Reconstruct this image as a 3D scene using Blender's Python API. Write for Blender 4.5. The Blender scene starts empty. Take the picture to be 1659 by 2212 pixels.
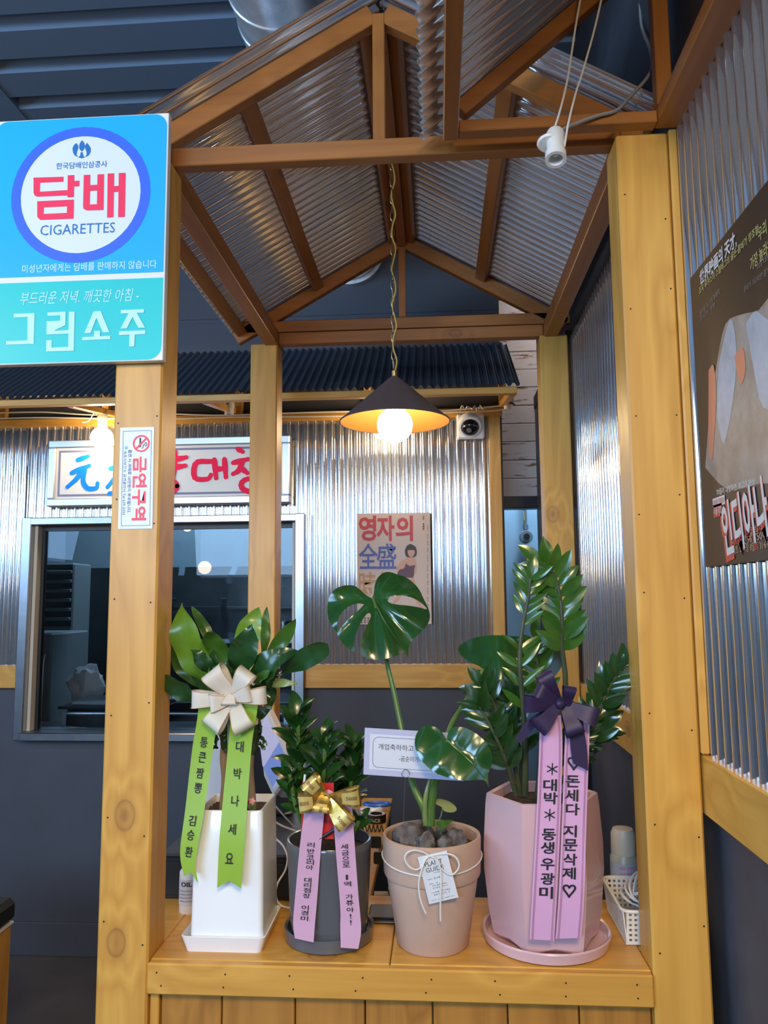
import bpy, bmesh, math, random
from math import sin, cos, pi, radians, sqrt
from mathutils import Vector, Matrix, noise
from mathutils.geometry import delaunay_2d_cdt
random.seed(7)
V = Vector
SC = bpy.context.scene
COL = SC.collection

# ------------------------------------------------------------------ camera
FPX = 1665.64
CAMLOC = V((0.0, -1.5076, 1.6))
PITCH, YAW, ROLL = 0.11307, 0.06828, -0.00807
FW = V((-sin(YAW)*cos(PITCH), cos(YAW)*cos(PITCH), sin(PITCH)))
_r = FW.cross(V((0, 0, 1))).normalized(); _u = _r.cross(FW)
RT = _r*cos(ROLL) + _u*sin(ROLL); UP = _u*cos(ROLL) - _r*sin(ROLL)
cd = bpy.data.cameras.new('camera')
cam = bpy.data.objects.new('camera', cd); COL.objects.link(cam)
m = Matrix.Identity(4)
for i in range(3):
    m[i][0], m[i][1], m[i][2], m[i][3] = RT[i], UP[i], -FW[i], CAMLOC[i]
cam.matrix_world = m
cd.sensor_fit = 'HORIZONTAL'; cd.sensor_width = 36.0; cd.lens = FPX/1659*36.0
cd.clip_start = 0.02
SC.camera = cam

# ------------------------------------------------------------------ world, light, exposure
w = bpy.data.worlds.new('World'); SC.world = w; w.use_nodes = True
w.node_tree.nodes['Background'].inputs[0].default_value = (0.35, 0.5, 0.8, 1)
w.node_tree.nodes['Background'].inputs[1].default_value = 0.3
SC.view_settings.view_transform = 'Standard'
SC.view_settings.look = 'None'
SC.view_settings.exposure = 0.25
SC.view_settings.gamma = 1.0
SC.view_settings.use_curve_mapping = False
SC.cycles.use_denoising = True
SC.cycles.sample_clamp_indirect = 4.0
SC.cycles.max_bounces = 8
SC.cycles.transparent_max_bounces = 12

def area(name, loc, rot, sx, sy, power, col):
    l = bpy.data.lights.new(name, 'AREA'); l.shape = 'RECTANGLE'; l.size = sx; l.size_y = sy
    l.energy = power; l.color = col
    o = bpy.data.objects.new(name, l); COL.objects.link(o)
    o.location = loc; o.rotation_euler = rot
    return o
# daylight through the high shop windows behind the photographer (rear wall, left wall)
area('daylight_rear_window', (-1.9, -4.86, 2.5), (radians(78), 0, 0), 3.0, 1.1, 150, (0.40, 0.66, 1.0))
area('daylight_side_window', (-4.36, -1.7, 2.6), (radians(78), 0, radians(-90)), 3.4, 1.0, 85, (0.34, 0.6, 1.0))
# dining room ceiling lamp behind the photographer
area('dining_room_ceiling_lamp', (0.25, -2.4, 2.75), (radians(20), 0, 0), 0.6, 0.6, 55, (1.0, 0.72, 0.38))
def added_point_light(name, loc, power, r=.05, col=(1.0, .72, .38)):
    l = bpy.data.lights.new(name, 'POINT'); l.energy = power; l.color = col; l.shadow_soft_size = r
    o = bpy.data.objects.new(name, l); COL.objects.link(o); o.location = loc
for k, (x, y, z, p_) in enumerate(((-1.5, -.9, 2.35, 9), (-1.95, .95, 1.75, 4), (-1.75, .05, 1.85, 4), (-2.7, -2.4, 2.4, 10), (-.35, -2.3, 2.6, 9)  )):
    added_point_light('added_streak_light', (x, y, z), p_)  # unseen point lights, added to draw highlight streaks on the roof sheets
area('kitchen_ceiling_light', (-1.5, 3.85, 3.3), (0, 0, 0), 1.6, 0.3, 34, (0.55, 0.8, 1.0))
area('passage_ceiling_light', (0.62, 3.0, 2.9), (0, 0, 0), 0.3, 0.2, 24, (0.5, 0.75, 1.0))
added_point_light('added_plank_light', (1.1, 2.45, 3.2), 15, .08, (1.0, .9, .85))  # unseen light, added to brighten the plank wall
BULB_E = 44.0

# ------------------------------------------------------------------ helpers
def at(px, py, Y=None, Z=None, X=None):
    d = FW + RT*((px-829.5)/FPX) - UP*((py-1106)/FPX)
    if Y is not None: t = (Y-CAMLOC.y)/d.y
    elif Z is not None: t = (Z-CAMLOC.z)/d.z
    else: t = (X-CAMLOC.x)/d.x
    return CAMLOC + d*t

ORI = {}
def settle(o, label=None, cat=None, group=None, kind=None):
    if label: o['label'] = label
    if cat: o['category'] = cat
    if group: o['group'] = group
    if kind: o['kind'] = kind
    return o
def empty(name, loc, label, cat, group=None):
    o = bpy.data.objects.new(name, None); COL.objects.link(o)
    o.location = loc; o.empty_display_size = .05
    ORI[o.name] = V(loc)
    return settle(o, label, cat, group)
def mkobj(name, mb, mat, parent=None, origin=None, smooth=True, ang=35, label=None, kind=None):
    org = ORI[parent.name] if parent is not None else V(origin if origin is not None else (0, 0, 0))
    me = bpy.data.meshes.new(name)
    me.from_pydata([(p[0]-org[0], p[1]-org[1], p[2]-org[2]) for p in mb.v], [], mb.f)
    mats = mat if isinstance(mat, (list, tuple)) else [mat]
    for q in mats: me.materials.append(q)
    if len(mats) > 1:
        me.polygons.foreach_set('material_index', mb.m)
    if smooth:
        me.shade_smooth()
        if ang: me.set_sharp_from_angle(angle=radians(ang))
    me.update()
    o = bpy.data.objects.new(name, me); COL.objects.link(o)
    if parent is not None: o.parent = parent
    else: o.location = org
    ORI[o.name] = org
    if label: o['label'] = label
    if kind: o['kind'] = kind
    return o
def thing(name, mb, mat, label, cat, group=None, origin=(0, 0, 0), **k):
    return settle(mkobj(name, mb, mat, None, origin, **k), label, cat, group)
def struct(name, mb, mat, origin=(0, 0, 0), **k):
    return settle(mkobj(name, mb, mat, None, origin, **k), kind='structure')
def sempty(name, loc):
    o = bpy.data.objects.new(name, None); COL.objects.link(o); o.location = loc
    ORI[o.name] = V(loc); o['kind'] = 'structure'
    return o

def catmull(P, n):
    P = [V(p) for p in P]
    if len(P) == 2: return [P[0].lerp(P[1], i/n) for i in range(n+1)]
    out = []
    for i in range(n+1):
        t = i/n*(len(P)-1); k = min(int(t), len(P)-2); u = t-k
        a = P[k-1] if k > 0 else P[k]*2-P[k+1]
        b, c = P[k], P[k+1]
        d = P[k+2] if k+2 < len(P) else P[k+1]*2-P[k]
        out.append(0.5*((2*b)+(c-a)*u+(2*a-5*b+4*c-d)*u*u+(3*b-a-3*c+d)*u**3))
    return out

class MB:
    def __init__(s): s.v = []; s.f = []; s.m = []; s.mi = 0
    def face(s, idx): s.f.append(tuple(idx)); s.m.append(s.mi)
    def add(s, vs, fs):
        n = len(s.v); s.v += [V(p) for p in vs]
        for f in fs: s.face([i+n for i in f])
        return s
    def obox(s, c, ax, ay, az, hx, hy, hz, bev=0.0):
        c = V(c)
        b = min(bev, hx*.45, hy*.45, hz*.45)
        if b <= 0:
            vs = [c+ax*(i*hx)+ay*(j*hy)+az*(k*hz) for i in (-1, 1) for j in (-1, 1) for k in (-1, 1)]
            s.add(vs, [(0, 1, 3, 2), (4, 6, 7, 5), (0, 4, 5, 1), (2, 3, 7, 6), (0, 2, 6, 4), (1, 5, 7, 3)])
            return s
        vs = []; ix = {}
        for i in (-1, 1):
            for j in (-1, 1):
                for k in (-1, 1):
                    for q in range(3):
                        h = [hx-b, hy-b, hz-b]; h[q] = [hx, hy, hz][q]
                        ix[(i, j, k, q)] = len(vs)
                        vs.append(c+ax*(i*h[0])+ay*(j*h[1])+az*(k*h[2]))
        fs = []
        for i in (-1, 1):
            fs.append([ix[(i, a, bb, 0)] for a, bb in ((-1, -1), (1, -1), (1, 1), (-1, 1))][::i])
            fs.append([ix[(a, i, bb, 1)] for a, bb in ((-1, -1), (-1, 1), (1, 1), (1, -1))][::i])
            fs.append([ix[(a, bb, i, 2)] for a, bb in ((-1, -1), (1, -1), (1, 1), (-1, 1))][::i])
        for i in (-1, 1):
            for j in (-1, 1):
                fs.append([ix[(i, j, -1, 0)], ix[(i, j, 1, 0)], ix[(i, j, 1, 1)], ix[(i, j, -1, 1)]][::-i*j])
                fs.append([ix[(i, -1, j, 0)], ix[(i, 1, j, 0)], ix[(i, 1, j, 2)], ix[(i, -1, j, 2)]][::i*j])
                fs.append([ix[(-1, i, j, 1)], ix[(1, i, j, 1)], ix[(1, i, j, 2)], ix[(-1, i, j, 2)]][::-i*j])
                for k in (-1, 1):
                    fs.append([ix[(i, j, k, 0)], ix[(i, j, k, 1)], ix[(i, j, k, 2)]][::i*j*k])
        return s.add(vs, fs)
    def box(s, x0, x1, y0, y1, z0, z1, bev=0.0):
        return s.obox(((x0+x1)/2, (y0+y1)/2, (z0+z1)/2), V((1, 0, 0)), V((0, 1, 0)), V((0, 0, 1)),
                      abs(x1-x0)/2, abs(y1-y0)/2, abs(z1-z0)/2, bev)
    def beam(s, p0, p1, w, h, up=(0, 0, 1), bev=.002):
        p0, p1 = V(p0), V(p1); d = (p1-p0); L = d.length; d.normalize()
        sd = d.cross(V(up)).normalized(); u = sd.cross(d)
        return s.obox((p0+p1)/2, d, sd, u, L/2, w/2, h/2, bev)
    def rings(s, R, closed=True, cap0=False, cap1=False):
        n = len(R[0]); b = len(s.v)
        for r in R: s.v += [V(p) for p in r]
        for i in range(len(R)-1):
            for j in range(n if closed else n-1):
                j2 = (j+1) % n
                s.face((b+i*n+j, b+i*n+j2, b+(i+1)*n+j2, b+(i+1)*n+j))
        if cap0: s.face([b+j for j in range(n)][::-1])
        if cap1: s.face([b+(len(R)-1)*n+j for j in range(n)])
        return s
    def lathe(s, c, prof, n=32, mod=None, cap0=False, cap1=False, ax=None):
        c = V(c); R = []
        if ax is None: ex, ey, ez = V((1, 0, 0)), V((0, 1, 0)), V((0, 0, 1))
        else:
            ez = V(ax).normalized(); t = V((0, 0, 1)) if abs(ez.z) < .9 else V((1, 0, 0))
            ex = t.cross(ez).normalized(); ey = ez.cross(ex)
        for k, (r, z) in enumerate(prof):
            ring = []
            for j in range(n):
                a = 2*pi*j/n; rr = r*(mod(a, z) if mod else 1)
                ring.append(c+ex*(rr*cos(a))+ey*(rr*sin(a))+ez*z)
            R.append(ring)
        return s.rings(R, True, cap0, cap1)
    def tube(s, P, r, n=8, smooth=0, closed=False, caps=True):
        if smooth: P = catmull(P, smooth)
        P = [V(p) for p in P]; R = []; prev = None
        for i, p in enumerate(P):
            if closed: d = P[(i+1) % len(P)]-P[i-1]
            else: d = P[min(i+1, len(P)-1)]-P[max(i-1, 0)]
            d.normalize()
            if prev is None:
                t = V((0, 0, 1)) if abs(d.z) < .9 else V((1, 0, 0)); a = t.cross(d).normalized()
            else:
                a = prev-d*prev.dot(d)
                a = a.normalized() if a.length > 1e-6 else d.orthogonal().normalized()
            prev = a; b2 = d.cross(a)
            rr = r(i/(len(P)-1)) if callable(r) else r
            R.append([p+a*(rr*cos(2*pi*j/n))+b2*(rr*sin(2*pi*j/n)) for j in range(n)])
        if closed: R.append(R[0])
        return s.rings(R, True, caps and not closed, caps and not closed)
    def grid(s, fn, nu, nv):
        b = len(s.v)
        for i in range(nu+1):
            for j in range(nv+1): s.v.append(V(fn(i/nu, j/nv)))
        for i in range(nu):
            for j in range(nv):
                a = b+i*(nv+1)+j
                s.face((a, a+1, a+nv+2, a+nv+1))
        return s
    def poly(s, pts):
        b = len(s.v); s.v += [V(p) for p in pts]; s.face(range(b, b+len(pts))); return s
    def ring2(s, fr, cu, cv, r0, r1, off, n=48, a0=0, a1=2*pi):
        return s.grid(lambda i, j: fr(cu+(r0+(r1-r0)*j)*cos(a0+(a1-a0)*i), cv+(r0+(r1-r0)*j)*sin(a0+(a1-a0)*i), off), n, 1)
    def disc(s, fr, cu, cv, r, off, n=48):
        return s.poly([fr(cu+r*cos(2*pi*i/n), cv+r*sin(2*pi*i/n), off) for i in range(n)])
    def rect(s, fr, u0, u1, v0, v1, off, rad=0, corners=(1, 1, 1, 1)):
        if rad <= 0: return s.poly([fr(u0, v0, off), fr(u1, v0, off), fr(u1, v1, off), fr(u0, v1, off)])
        return s.poly([fr(u, v, off) for u, v in rrect(u0, u1, v0, v1, rad, corners)])
    def outline(s, fr, u0, u1, v0, v1, wd, off, rad=0):
        if rad <= 0:
            a = [(u0, v0), (u1, v0), (u1, v1), (u0, v1)]; b = [(u0+wd, v0+wd), (u1-wd, v0+wd), (u1-wd, v1-wd), (u0+wd, v1-wd)]
        else:
            a = rrect(u0, u1, v0, v1, rad); b = rrect(u0+wd, u1-wd, v0+wd, v1-wd, rad-wd)
        n = len(a); k = len(s.v); s.v += [fr(p[0], p[1], off) for p in a+b]
        for i in range(n): s.face((k+i, k+(i+1) % n, k+n+(i+1) % n, k+n+i))
        return s
    def text(s, body, fn, w=None, h=None, bold=0.0, shear=0.0, center=True):
        vs, fs, asp = txt(body, bold, shear)
        if w is None: w = h*asp
        if h is None: h = w/asp
        b = len(s.v)
        dx, dy = (-w/2, -h/2) if center else (0, 0)
        s.v += [V(fn(x*w+dx, y*h+dy)) for x, y in vs]
        for f in fs: s.face([i+b for i in f])
        return s

def rrect(u0, u1, v0, v1, r, corners=(1, 1, 1, 1), n=6):
    o = []
    for q, (cu, cv, a) in enumerate(((u0+r, v0+r, pi), (u1-r, v0+r, 1.5*pi), (u1-r, v1-r, 0), (u0+r, v1-r, .5*pi))):
        if corners[q]: o += [(cu+r*cos(a+pi/2*i/n), cv+r*sin(a+pi/2*i/n)) for i in range(n+1)]
        else: o.append(((u0, v0), (u1, v0), (u1, v1), (u0, v1))[q])
    return o
_T = {}; _JUNK = []
def txt(body, bold=0.0, shear=0.0):
    key = (body, bold, shear)
    if key in _T: return _T[key]
    c = bpy.data.curves.new('t', 'FONT'); c.body = body; c.resolution_u = 2; c.offset = bold; c.shear = shear
    o = bpy.data.objects.new('t', c)
    me = bpy.data.meshes.new_from_object(o)
    vs = [(v.co.x, v.co.y) for v in me.vertices]; fs = [tuple(p.vertices) for p in me.polygons]
    _JUNK.extend((o, c, me))
    x0 = min(v[0] for v in vs); x1 = max(v[0] for v in vs); y0 = min(v[1] for v in vs); y1 = max(v[1] for v in vs)
    dx = max(x1-x0, 1e-5); dy = max(y1-y0, 1e-5)
    _T[key] = ([((x-x0)/dx, (y-y0)/dy) for x, y in vs], fs, dx/dy)
    return _T[key]
def frame(O, U, W):
    O, U, W = V(O), V(U).normalized(), V(W).normalized(); N = U.cross(W)
    f = lambda u, v, off=0: O+U*u+W*v+N*off
    return f
def sub(fr, cu, cv, off, rot=0):
    c, s_ = cos(rot), sin(rot)
    return lambda x, y: fr(cu+x*c-y*s_, cv+x*s_+y*c, off)

# ------------------------------------------------------------------ materials
def nm(name):
    mt = bpy.data.materials.new(name); mt.use_nodes = True
    nt = mt.node_tree; return mt, nt, nt.nodes['Principled BSDF']
def N(nt, t, **k):
    n = nt.nodes.new(t)
    for a, b in k.items():
        if a == 'ins':
            for i, v_ in b.items(): n.inputs[i].default_value = v_
        else: setattr(n, a, b)
    return n
def plain(name, col, rough=.5, metal=0.0, **k):
    mt, nt, p = nm(name)
    p.inputs['Base Color'].default_value = (*col, 1); p.inputs['Roughness'].default_value = rough
    p.inputs['Metallic'].default_value = metal
    for a, b in k.items(): p.inputs[a.replace('_', ' ')].default_value = b
    return mt
def mottled(name, c0, c1, scale=6, rough=.6, metal=0.0, bump=0.0, rvar=.1, detail=5, stretch=(1, 1, 1), lo=.3, hi=.7, **k):
    mt, nt, p = nm(name)
    tc = N(nt, 'ShaderNodeTexCoord'); mp = N(nt, 'ShaderNodeMapping'); mp.inputs['Scale'].default_value = stretch
    nz = N(nt, 'ShaderNodeTexNoise', ins={'Scale': scale, 'Detail': detail, 'Roughness': .6})
    cr = N(nt, 'ShaderNodeValToRGB'); e = cr.color_ramp.elements
    e[0].color = (*c0, 1); e[1].color = (*c1, 1); e[0].position = lo; e[1].position = hi
    L = nt.links.new
    L(tc.outputs['Object'], mp.inputs[0]); L(mp.outputs[0], nz.inputs['Vector']); L(nz.outputs['Fac'], cr.inputs[0])
    L(cr.outputs[0], p.inputs['Base Color'])
    mr = N(nt, 'ShaderNodeMapRange', ins={3: rough-rvar, 4: rough+rvar}); L(nz.outputs['Fac'], mr.inputs[0]); L(mr.outputs[0], p.inputs['Roughness'])
    p.inputs['Metallic'].default_value = metal
    if bump:
        b = N(nt, 'ShaderNodeBump', ins={'Strength': bump, 'Distance': .004}); L(nz.outputs['Fac'], b.inputs['Height']); L(b.outputs[0], p.inputs['Normal'])
    for a, b in k.items(): p.inputs[a.replace('_', ' ')].default_value = b
    return mt
def wood(name, light, dark, axis=2, knot=(.20, .07, .02), rough=.42, knots=True, grain=1.0):
    mt, nt, p = nm(name); L = nt.links.new
    tc = N(nt, 'ShaderNodeTexCoord'); oi = N(nt, 'ShaderNodeObjectInfo')
    mul = N(nt, 'ShaderNodeMath', operation='MULTIPLY', ins={1: 37.0}); L(oi.outputs['Random'], mul.inputs[0])
    ad = N(nt, 'ShaderNodeVectorMath', operation='ADD'); L(tc.outputs['Object'], ad.inputs[0]); L(mul.outputs[0], ad.inputs[1])
    s1 = [9.0, 9.0, 9.0]; s1[axis] = 0.8
    s2 = [60.0, 60.0, 60.0]; s2[axis] = 2.2
    s3 = [5.2, 5.2, 5.2]; s3[axis] = 3.6
    def mp(sc):
        q = N(nt, 'ShaderNodeMapping'); q.inputs['Scale'].default_value = sc; L(ad.outputs[0], q.inputs[0]); return q
    n1 = N(nt, 'ShaderNodeTexNoise', ins={'Scale': 1.0, 'Detail': 3.0, 'Distortion': .6}); L(mp(s1).outputs[0], n1.inputs['Vector'])
    vo = N(nt, 'ShaderNodeTexVoronoi', ins={'Scale': 1.0, 'Randomness': 1.0}); L(mp(s3).outputs[0], vo.inputs['Vector'])
    kw = N(nt, 'ShaderNodeMapRange', interpolation_type='SMOOTHSTEP', ins={1: .05, 2: .42, 3: 1.6, 4: 0.0}); L(vo.outputs['Distance'], kw.inputs[0])
    rg = N(nt, 'ShaderNodeMath', operation='MULTIPLY_ADD', ins={1: 5.0}); L(n1.outputs['Fac'], rg.inputs[0]); L(kw.outputs[0], rg.inputs[2])
    fr_ = N(nt, 'ShaderNodeMath', operation='PINGPONG', ins={1: .5}); L(rg.outputs[0], fr_.inputs[0])
    n2 = N(nt, 'ShaderNodeTexNoise', ins={'Scale': 1.0, 'Detail': 4.0}); L(mp(s2).outputs[0], n2.inputs['Vector'])
    mx = N(nt, 'ShaderNodeMath', operation='MULTIPLY', ins={1: .8*grain}); L(fr_.outputs[0], mx.inputs[0])
    mx2 = N(nt, 'ShaderNodeMath', operation='MULTIPLY_ADD', ins={1: .6}); L(n2.outputs['Fac'], mx2.inputs[0]); L(mx.outputs[0], mx2.inputs[2])
    cr = N(nt, 'ShaderNodeValToRGB'); e = cr.color_ramp.elements
    e[0].position = .2; e[1].position = 1.0; e[0].color = (*light, 1); e[1].color = (*dark, 1); L(mx2.outputs[0], cr.inputs[0])
    last = cr.outputs[0]
    if knots:
        kr = N(nt, 'ShaderNodeValToRGB'); k = kr.color_ramp.elements
        k[0].position = .0; k[0].color = (1, 1, 1, 1); k[1].position = .165; k[1].color = (0, 0, 0, 1)
        for pos, val in ((.035, .75), (.06, .42), (.085, .5), (.10, .85), (.115, .25)):
            q = k.new(pos); q.color = (val, val, val, 1)
        L(vo.outputs['Distance'], kr.inputs[0])
        km = N(nt, 'ShaderNodeMath', operation='MULTIPLY', ins={1: .7}); L(kr.outputs[0], km.inputs[0])
        mc = N(nt, 'ShaderNodeMix', data_type='RGBA'); L(km.outputs[0], mc.inputs['Factor']); L(last, mc.inputs['A']); mc.inputs['B'].default_value = (*knot, 1)
        last = mc.outputs['Result']
    L(last, p.inputs['Base Color']); p.inputs['Roughness'].default_value = rough
    p.inputs['Coat Weight'].default_value = .15; p.inputs['Coat Roughness'].default_value = .3
    b = N(nt, 'ShaderNodeBump', ins={'Strength': .12, 'Distance': .002}); L(n2.outputs['Fac'], b.inputs['Height']); L(b.outputs[0], p.inputs['Normal'])
    return mt
def leafmat(name, c0, c1, rough=.28, scale=9, trans=.18, coat=.3):
    mt = mottled(name, c0, c1, scale, rough, rvar=.06)
    nt = mt.node_tree; p = nt.nodes['Principled BSDF']; out = nt.nodes['Material Output']
    p.inputs['Coat Weight'].default_value = coat; p.inputs['Coat Roughness'].default_value = .15
    tr = N(nt, 'ShaderNodeBsdfTranslucent'); tr.inputs[0].default_value = (min(1, c1[0]*2.2), min(1, c1[1]*1.8), c1[2]*.8, 1)
    ms = N(nt, 'ShaderNodeMixShader', ins={0: trans})
    nt.links.new(p.outputs[0], ms.inputs[1]); nt.links.new(tr.outputs[0], ms.inputs[2]); nt.links.new(ms.outputs[0], out.inputs[0])
    return mt
def glow(name, col, e):
    mt, nt, p = nm(name)
    p.inputs['Base Color'].default_value = (*col, 1); p.inputs['Emission Color'].default_value = (*col, 1); p.inputs['Emission Strength'].default_value = e
    return mt

PINE = (.69, .37, .070); PINED = (.48, .215, .028)
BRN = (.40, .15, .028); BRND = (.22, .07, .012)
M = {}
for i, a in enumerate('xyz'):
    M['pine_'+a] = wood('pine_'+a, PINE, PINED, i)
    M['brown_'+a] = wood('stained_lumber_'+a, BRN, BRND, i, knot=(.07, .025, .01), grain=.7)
M['front_ply'] = wood('dark_pine_planks', (.46, .21, .036), (.24, .095, .014), 2, knot=(.08, .03, .01))
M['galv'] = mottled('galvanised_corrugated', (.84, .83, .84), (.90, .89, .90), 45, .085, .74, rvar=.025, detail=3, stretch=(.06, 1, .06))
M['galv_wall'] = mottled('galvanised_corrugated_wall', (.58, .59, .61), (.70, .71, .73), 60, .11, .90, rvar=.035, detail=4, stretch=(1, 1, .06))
M['steel'] = mottled('brushed_stainless', (.40, .40, .41), (.43, .43, .44), 30, .30, 1.0, rvar=.03)
M['duct'] = mottled('spiral_duct_zinc', (.6, .62, .64), (.85, .87, .88), 16, .36, .75, rvar=.1, bump=.35)
M['roofdark'] = plain('dark_blue_grey_sheet', (.055, .068, .095), .36, 0.0)
M['wall'] = mottled('charcoal_painted_wall', (.058, .060, .072), (.070, .072, .088), 5, .68, bump=.05)
M['wallrt'] = mottled('slate_plaster', (.034, .036, .045), (.075, .078, .092), 3.5, .6, bump=.35, detail=8)
M['ceil'] = plain('dark_blue_ceiling_deck', (.12, .175, .25), .65)
M['floor'] = mottled('dark_brown_floor', (.060, .052, .049), (.115, .098, .093), 3, .5, bump=.1, detail=9)
M['white'] = plain('white_gloss', (.80, .80, .80), .25)
M['ceramic'] = plain('white_ceramic', (.86, .87, .88), .17, Coat_Weight=.3)
M['porcelain'] = plain('cream_porcelain', (.78, .76, .70), .25)
M['cable'] = plain('white_cable', (.72, .70, .66), .45)
M['greycable'] = plain('grey_cable', (.25, .25, .24), .5)
M['black'] = plain('black_plastic', (.012, .012, .013), .4)
M['blacksoft'] = plain('black_upholstery', (.012, .013, .013), .55)
M['glass'] = plain('window_glass', (.82, .9, .95), .0, 0.0, Transmission_Weight=1.0, IOR=1.28)
M['soil'] = mottled('potting_soil', (.02, .012, .008), (.09, .055, .035), 90, .9, bump=.8)
M['lava'] = mottled('lava_stone', (.05, .045, .042), (.19, .165, .155), 55, .85, bump=.9)
M['bulb'] = glow('lit_bulb', (1.0, .72, .40), BULB_E)
M['bulb_awn'] = glow('lit_awning_bulb', (1.0, .74, .44), 52.0)
M['ink'] = plain('black_ink', (.012, .012, .016), .6)
M['navyink'] = plain('navy_ink', (.03, .07, .22), .6)
# ------------------------------------------------------------------ the room
X1, YB, ZC = 0.515, 2.1, 3.6
mb = MB(); mb.box(-4.6, 2.0, -5.1, 5.0, -.1, 0); struct('floor', mb, M['floor'], smooth=False)
ceil = struct('ceiling', MB().box(-4.6, 2.0, -5.1, 5.0, ZC, ZC+.1), M['ceil'], smooth=False)
for y in [(.5 + .205*k) for k in range(-27, 8)]:
    mb = MB(); mb.v = []
    R = []
    for x in (-4.4, 1.9):
        R.append([V((x, y-.085, ZC)), V((x, y-.066, ZC-.05)), V((x, y+.066, ZC-.05)), V((x, y+.085, ZC))])
    mb.rings(R, True, True, True)
    mkobj('deck_rib', mb, M['ceil'], ceil, smooth=False)
mkobj('ceiling_beam', MB().box(-1.95, -1.63, -5, YB, ZC-.056, ZC-.02), M['ceil'], ceil, smooth=False)

# back wall with the pass-through window opening
wb = sempty('wall_back', (-1, YB, 0))
OX0, OX1, OZ0, OZ1 = -1.955, -.645, .985, 1.985
for n_, b_ in (('wall_panel', (-4.6, OX0, 0, ZC)), ('wall_panel', (OX1, .315, 0, ZC)), ('wall_panel', (OX0, OX1, 0, OZ0)), ('wall_panel', (OX0, OX1, OZ1, ZC))):
    mkobj(n_, MB().box(b_[0], b_[1], YB, YB+.12, b_[2], b_[3]), M['wall'], wb, smooth=False)
for z in (2.66, 2.98, 3.3):
    mkobj('cladding_seam', MB().box(-4.5, .315, YB-.004, YB+.004, z, z+.30, .003), M['wall'], wb, smooth=False)
struct('baseboard_back', MB().box(-4.6, .315, YB-.012, YB, 0, .145, .003), M['wall'], smooth=False)

def corr(O, U, W, lu, lw, pitch, amp, seg=12, ph=0.0):
    O, U, W = V(O), V(U).normalized(), V(W).normalized(); Nn = U.cross(W)
    n = max(2, int(round(lu/pitch*seg)))
    return MB().grid(lambda i, j: O+U*(i*lu)+W*(j*lw)+Nn*(amp*max(-1.0, min(1.0, 1.5*cos(2*pi*(i*lu/pitch)+ph)))), n, 1)
# galvanised sheets on the back wall: left of, above, and right of the window
P = .040
for x0, x1, z0, z1 in ((-4.5, -3.2, 1.29, 2.462), (-3.2, -1.985, 1.29, 2.462), (-1.985, -1.26, 2.002, 2.462), (-1.26, -.615, 2.002, 2.462), (-.615, .252, 1.29, 2.462)):
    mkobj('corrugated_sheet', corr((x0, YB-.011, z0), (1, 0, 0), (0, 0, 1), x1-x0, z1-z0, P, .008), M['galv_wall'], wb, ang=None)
def trim(n, b_, mat): return struct('trim_%d' % n, MB().box(*b_, .003), mat, smooth=False)
trim(1, (-4.5, -1.99, YB-.03, YB, 1.198, 1.304), M['pine_x'])
trim(2, (-.615, .25, YB-.03, YB, 1.198, 1.304), M['pine_x'])
trim(3, (.25, .305, YB-.035, YB, 1.198, 2.46), M['pine_z'])
trim(4, (-4.5, .315, YB-.04, YB, 2.452, 2.492), M['pine_x'])

# right wall
wr = sempty('wall_right', (X1, 0, 0))
mkobj('wall_panel', MB().box(X1, X1+.12, -5, 2.3, 0, ZC), M['wallrt'], wr, smooth=False)
for y0, y1 in ((-5, -3.6), (-3.6, -2.3), (-2.3, -1.45), (-1.45, -.62), (-.62, .21), (.21, 1.04), (1.04, 1.87), (1.87, 2.3)):
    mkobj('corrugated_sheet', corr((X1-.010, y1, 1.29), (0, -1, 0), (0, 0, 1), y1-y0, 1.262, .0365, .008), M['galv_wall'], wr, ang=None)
trim(5, (X1-.03, X1, -5, 2.3, 1.2, 1.308), M['pine_y'])
trim(6, (.4825, .499, -.004, .035, 1.31, 2.545), M['pine_z'])
trim(7, (X1-.022, X1, 1.33, 2.3, 2.535, 2.60), M['black'])

# left and rear walls of the dining room, with daylight windows
wl = sempty('wall_left', (-4.5, 0, 0)); wq = sempty('wall_rear', (0, -5, 0))
def wallhole(par, mat, kind, lo, hi, a0, a1, z0, z1, c0, c1):
    for u0, u1, v0, v1 in ((lo, a0, 0, ZC), (a1, hi, 0, ZC), (a0, a1, 0, z0), (a0, a1, z1, ZC)):
        b_ = (c0, c1, u0, u1, v0, v1) if kind == 'x' else (u0, u1, c0, c1, v0, v1)
        mkobj('wall_panel', MB().box(*b_), mat, par, smooth=False)
wallhole(wl, M['wall'], 'x', -5, YB, -3.4, 0, 2.05, 3.2, -4.6, -4.5)
wallhole(wq, M['wall'], 'y', -4.6, .64, -3.4, -.4, 1.9, 3.15, -5.1, -5.0)
M['sky'] = glow('bright_daylight_outside', (.45, .68, 1.0), 1.6)
def window(n, kind, a0, a1, z0, z1, c):
    w_ = sempty('window_%d' % n, (c, (a0+a1)/2, z0) if kind == 'x' else ((a0+a1)/2, c, z0))
    def bx(u0, u1, v0, v1, d0, d1):
        return MB().box(c+d0, c+d1, u0, u1, v0, v1, .004) if kind == 'x' else MB().box(u0, u1, c+d0, c+d1, v0, v1, .004)
    for u in (a0, a0+(a1-a0)/3, a0+(a1-a0)*2/3, a1): mkobj('window_frame', bx(u-.03, u+.03, z0, z1, -.03, .03), M['black'], w_, smooth=False)
    for z in (z0, z1): mkobj('window_frame', bx(a0, a1, z-.03, z+.03, -.03, .03), M['black'], w_, smooth=False)
    mkobj('window_pane', bx(a0, a1, z0, z1, -.012, -.006), M['sky'], w_, smooth=False)
window(2, 'y', -3.4, -.4, 1.9, 3.15, -5.03)
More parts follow.
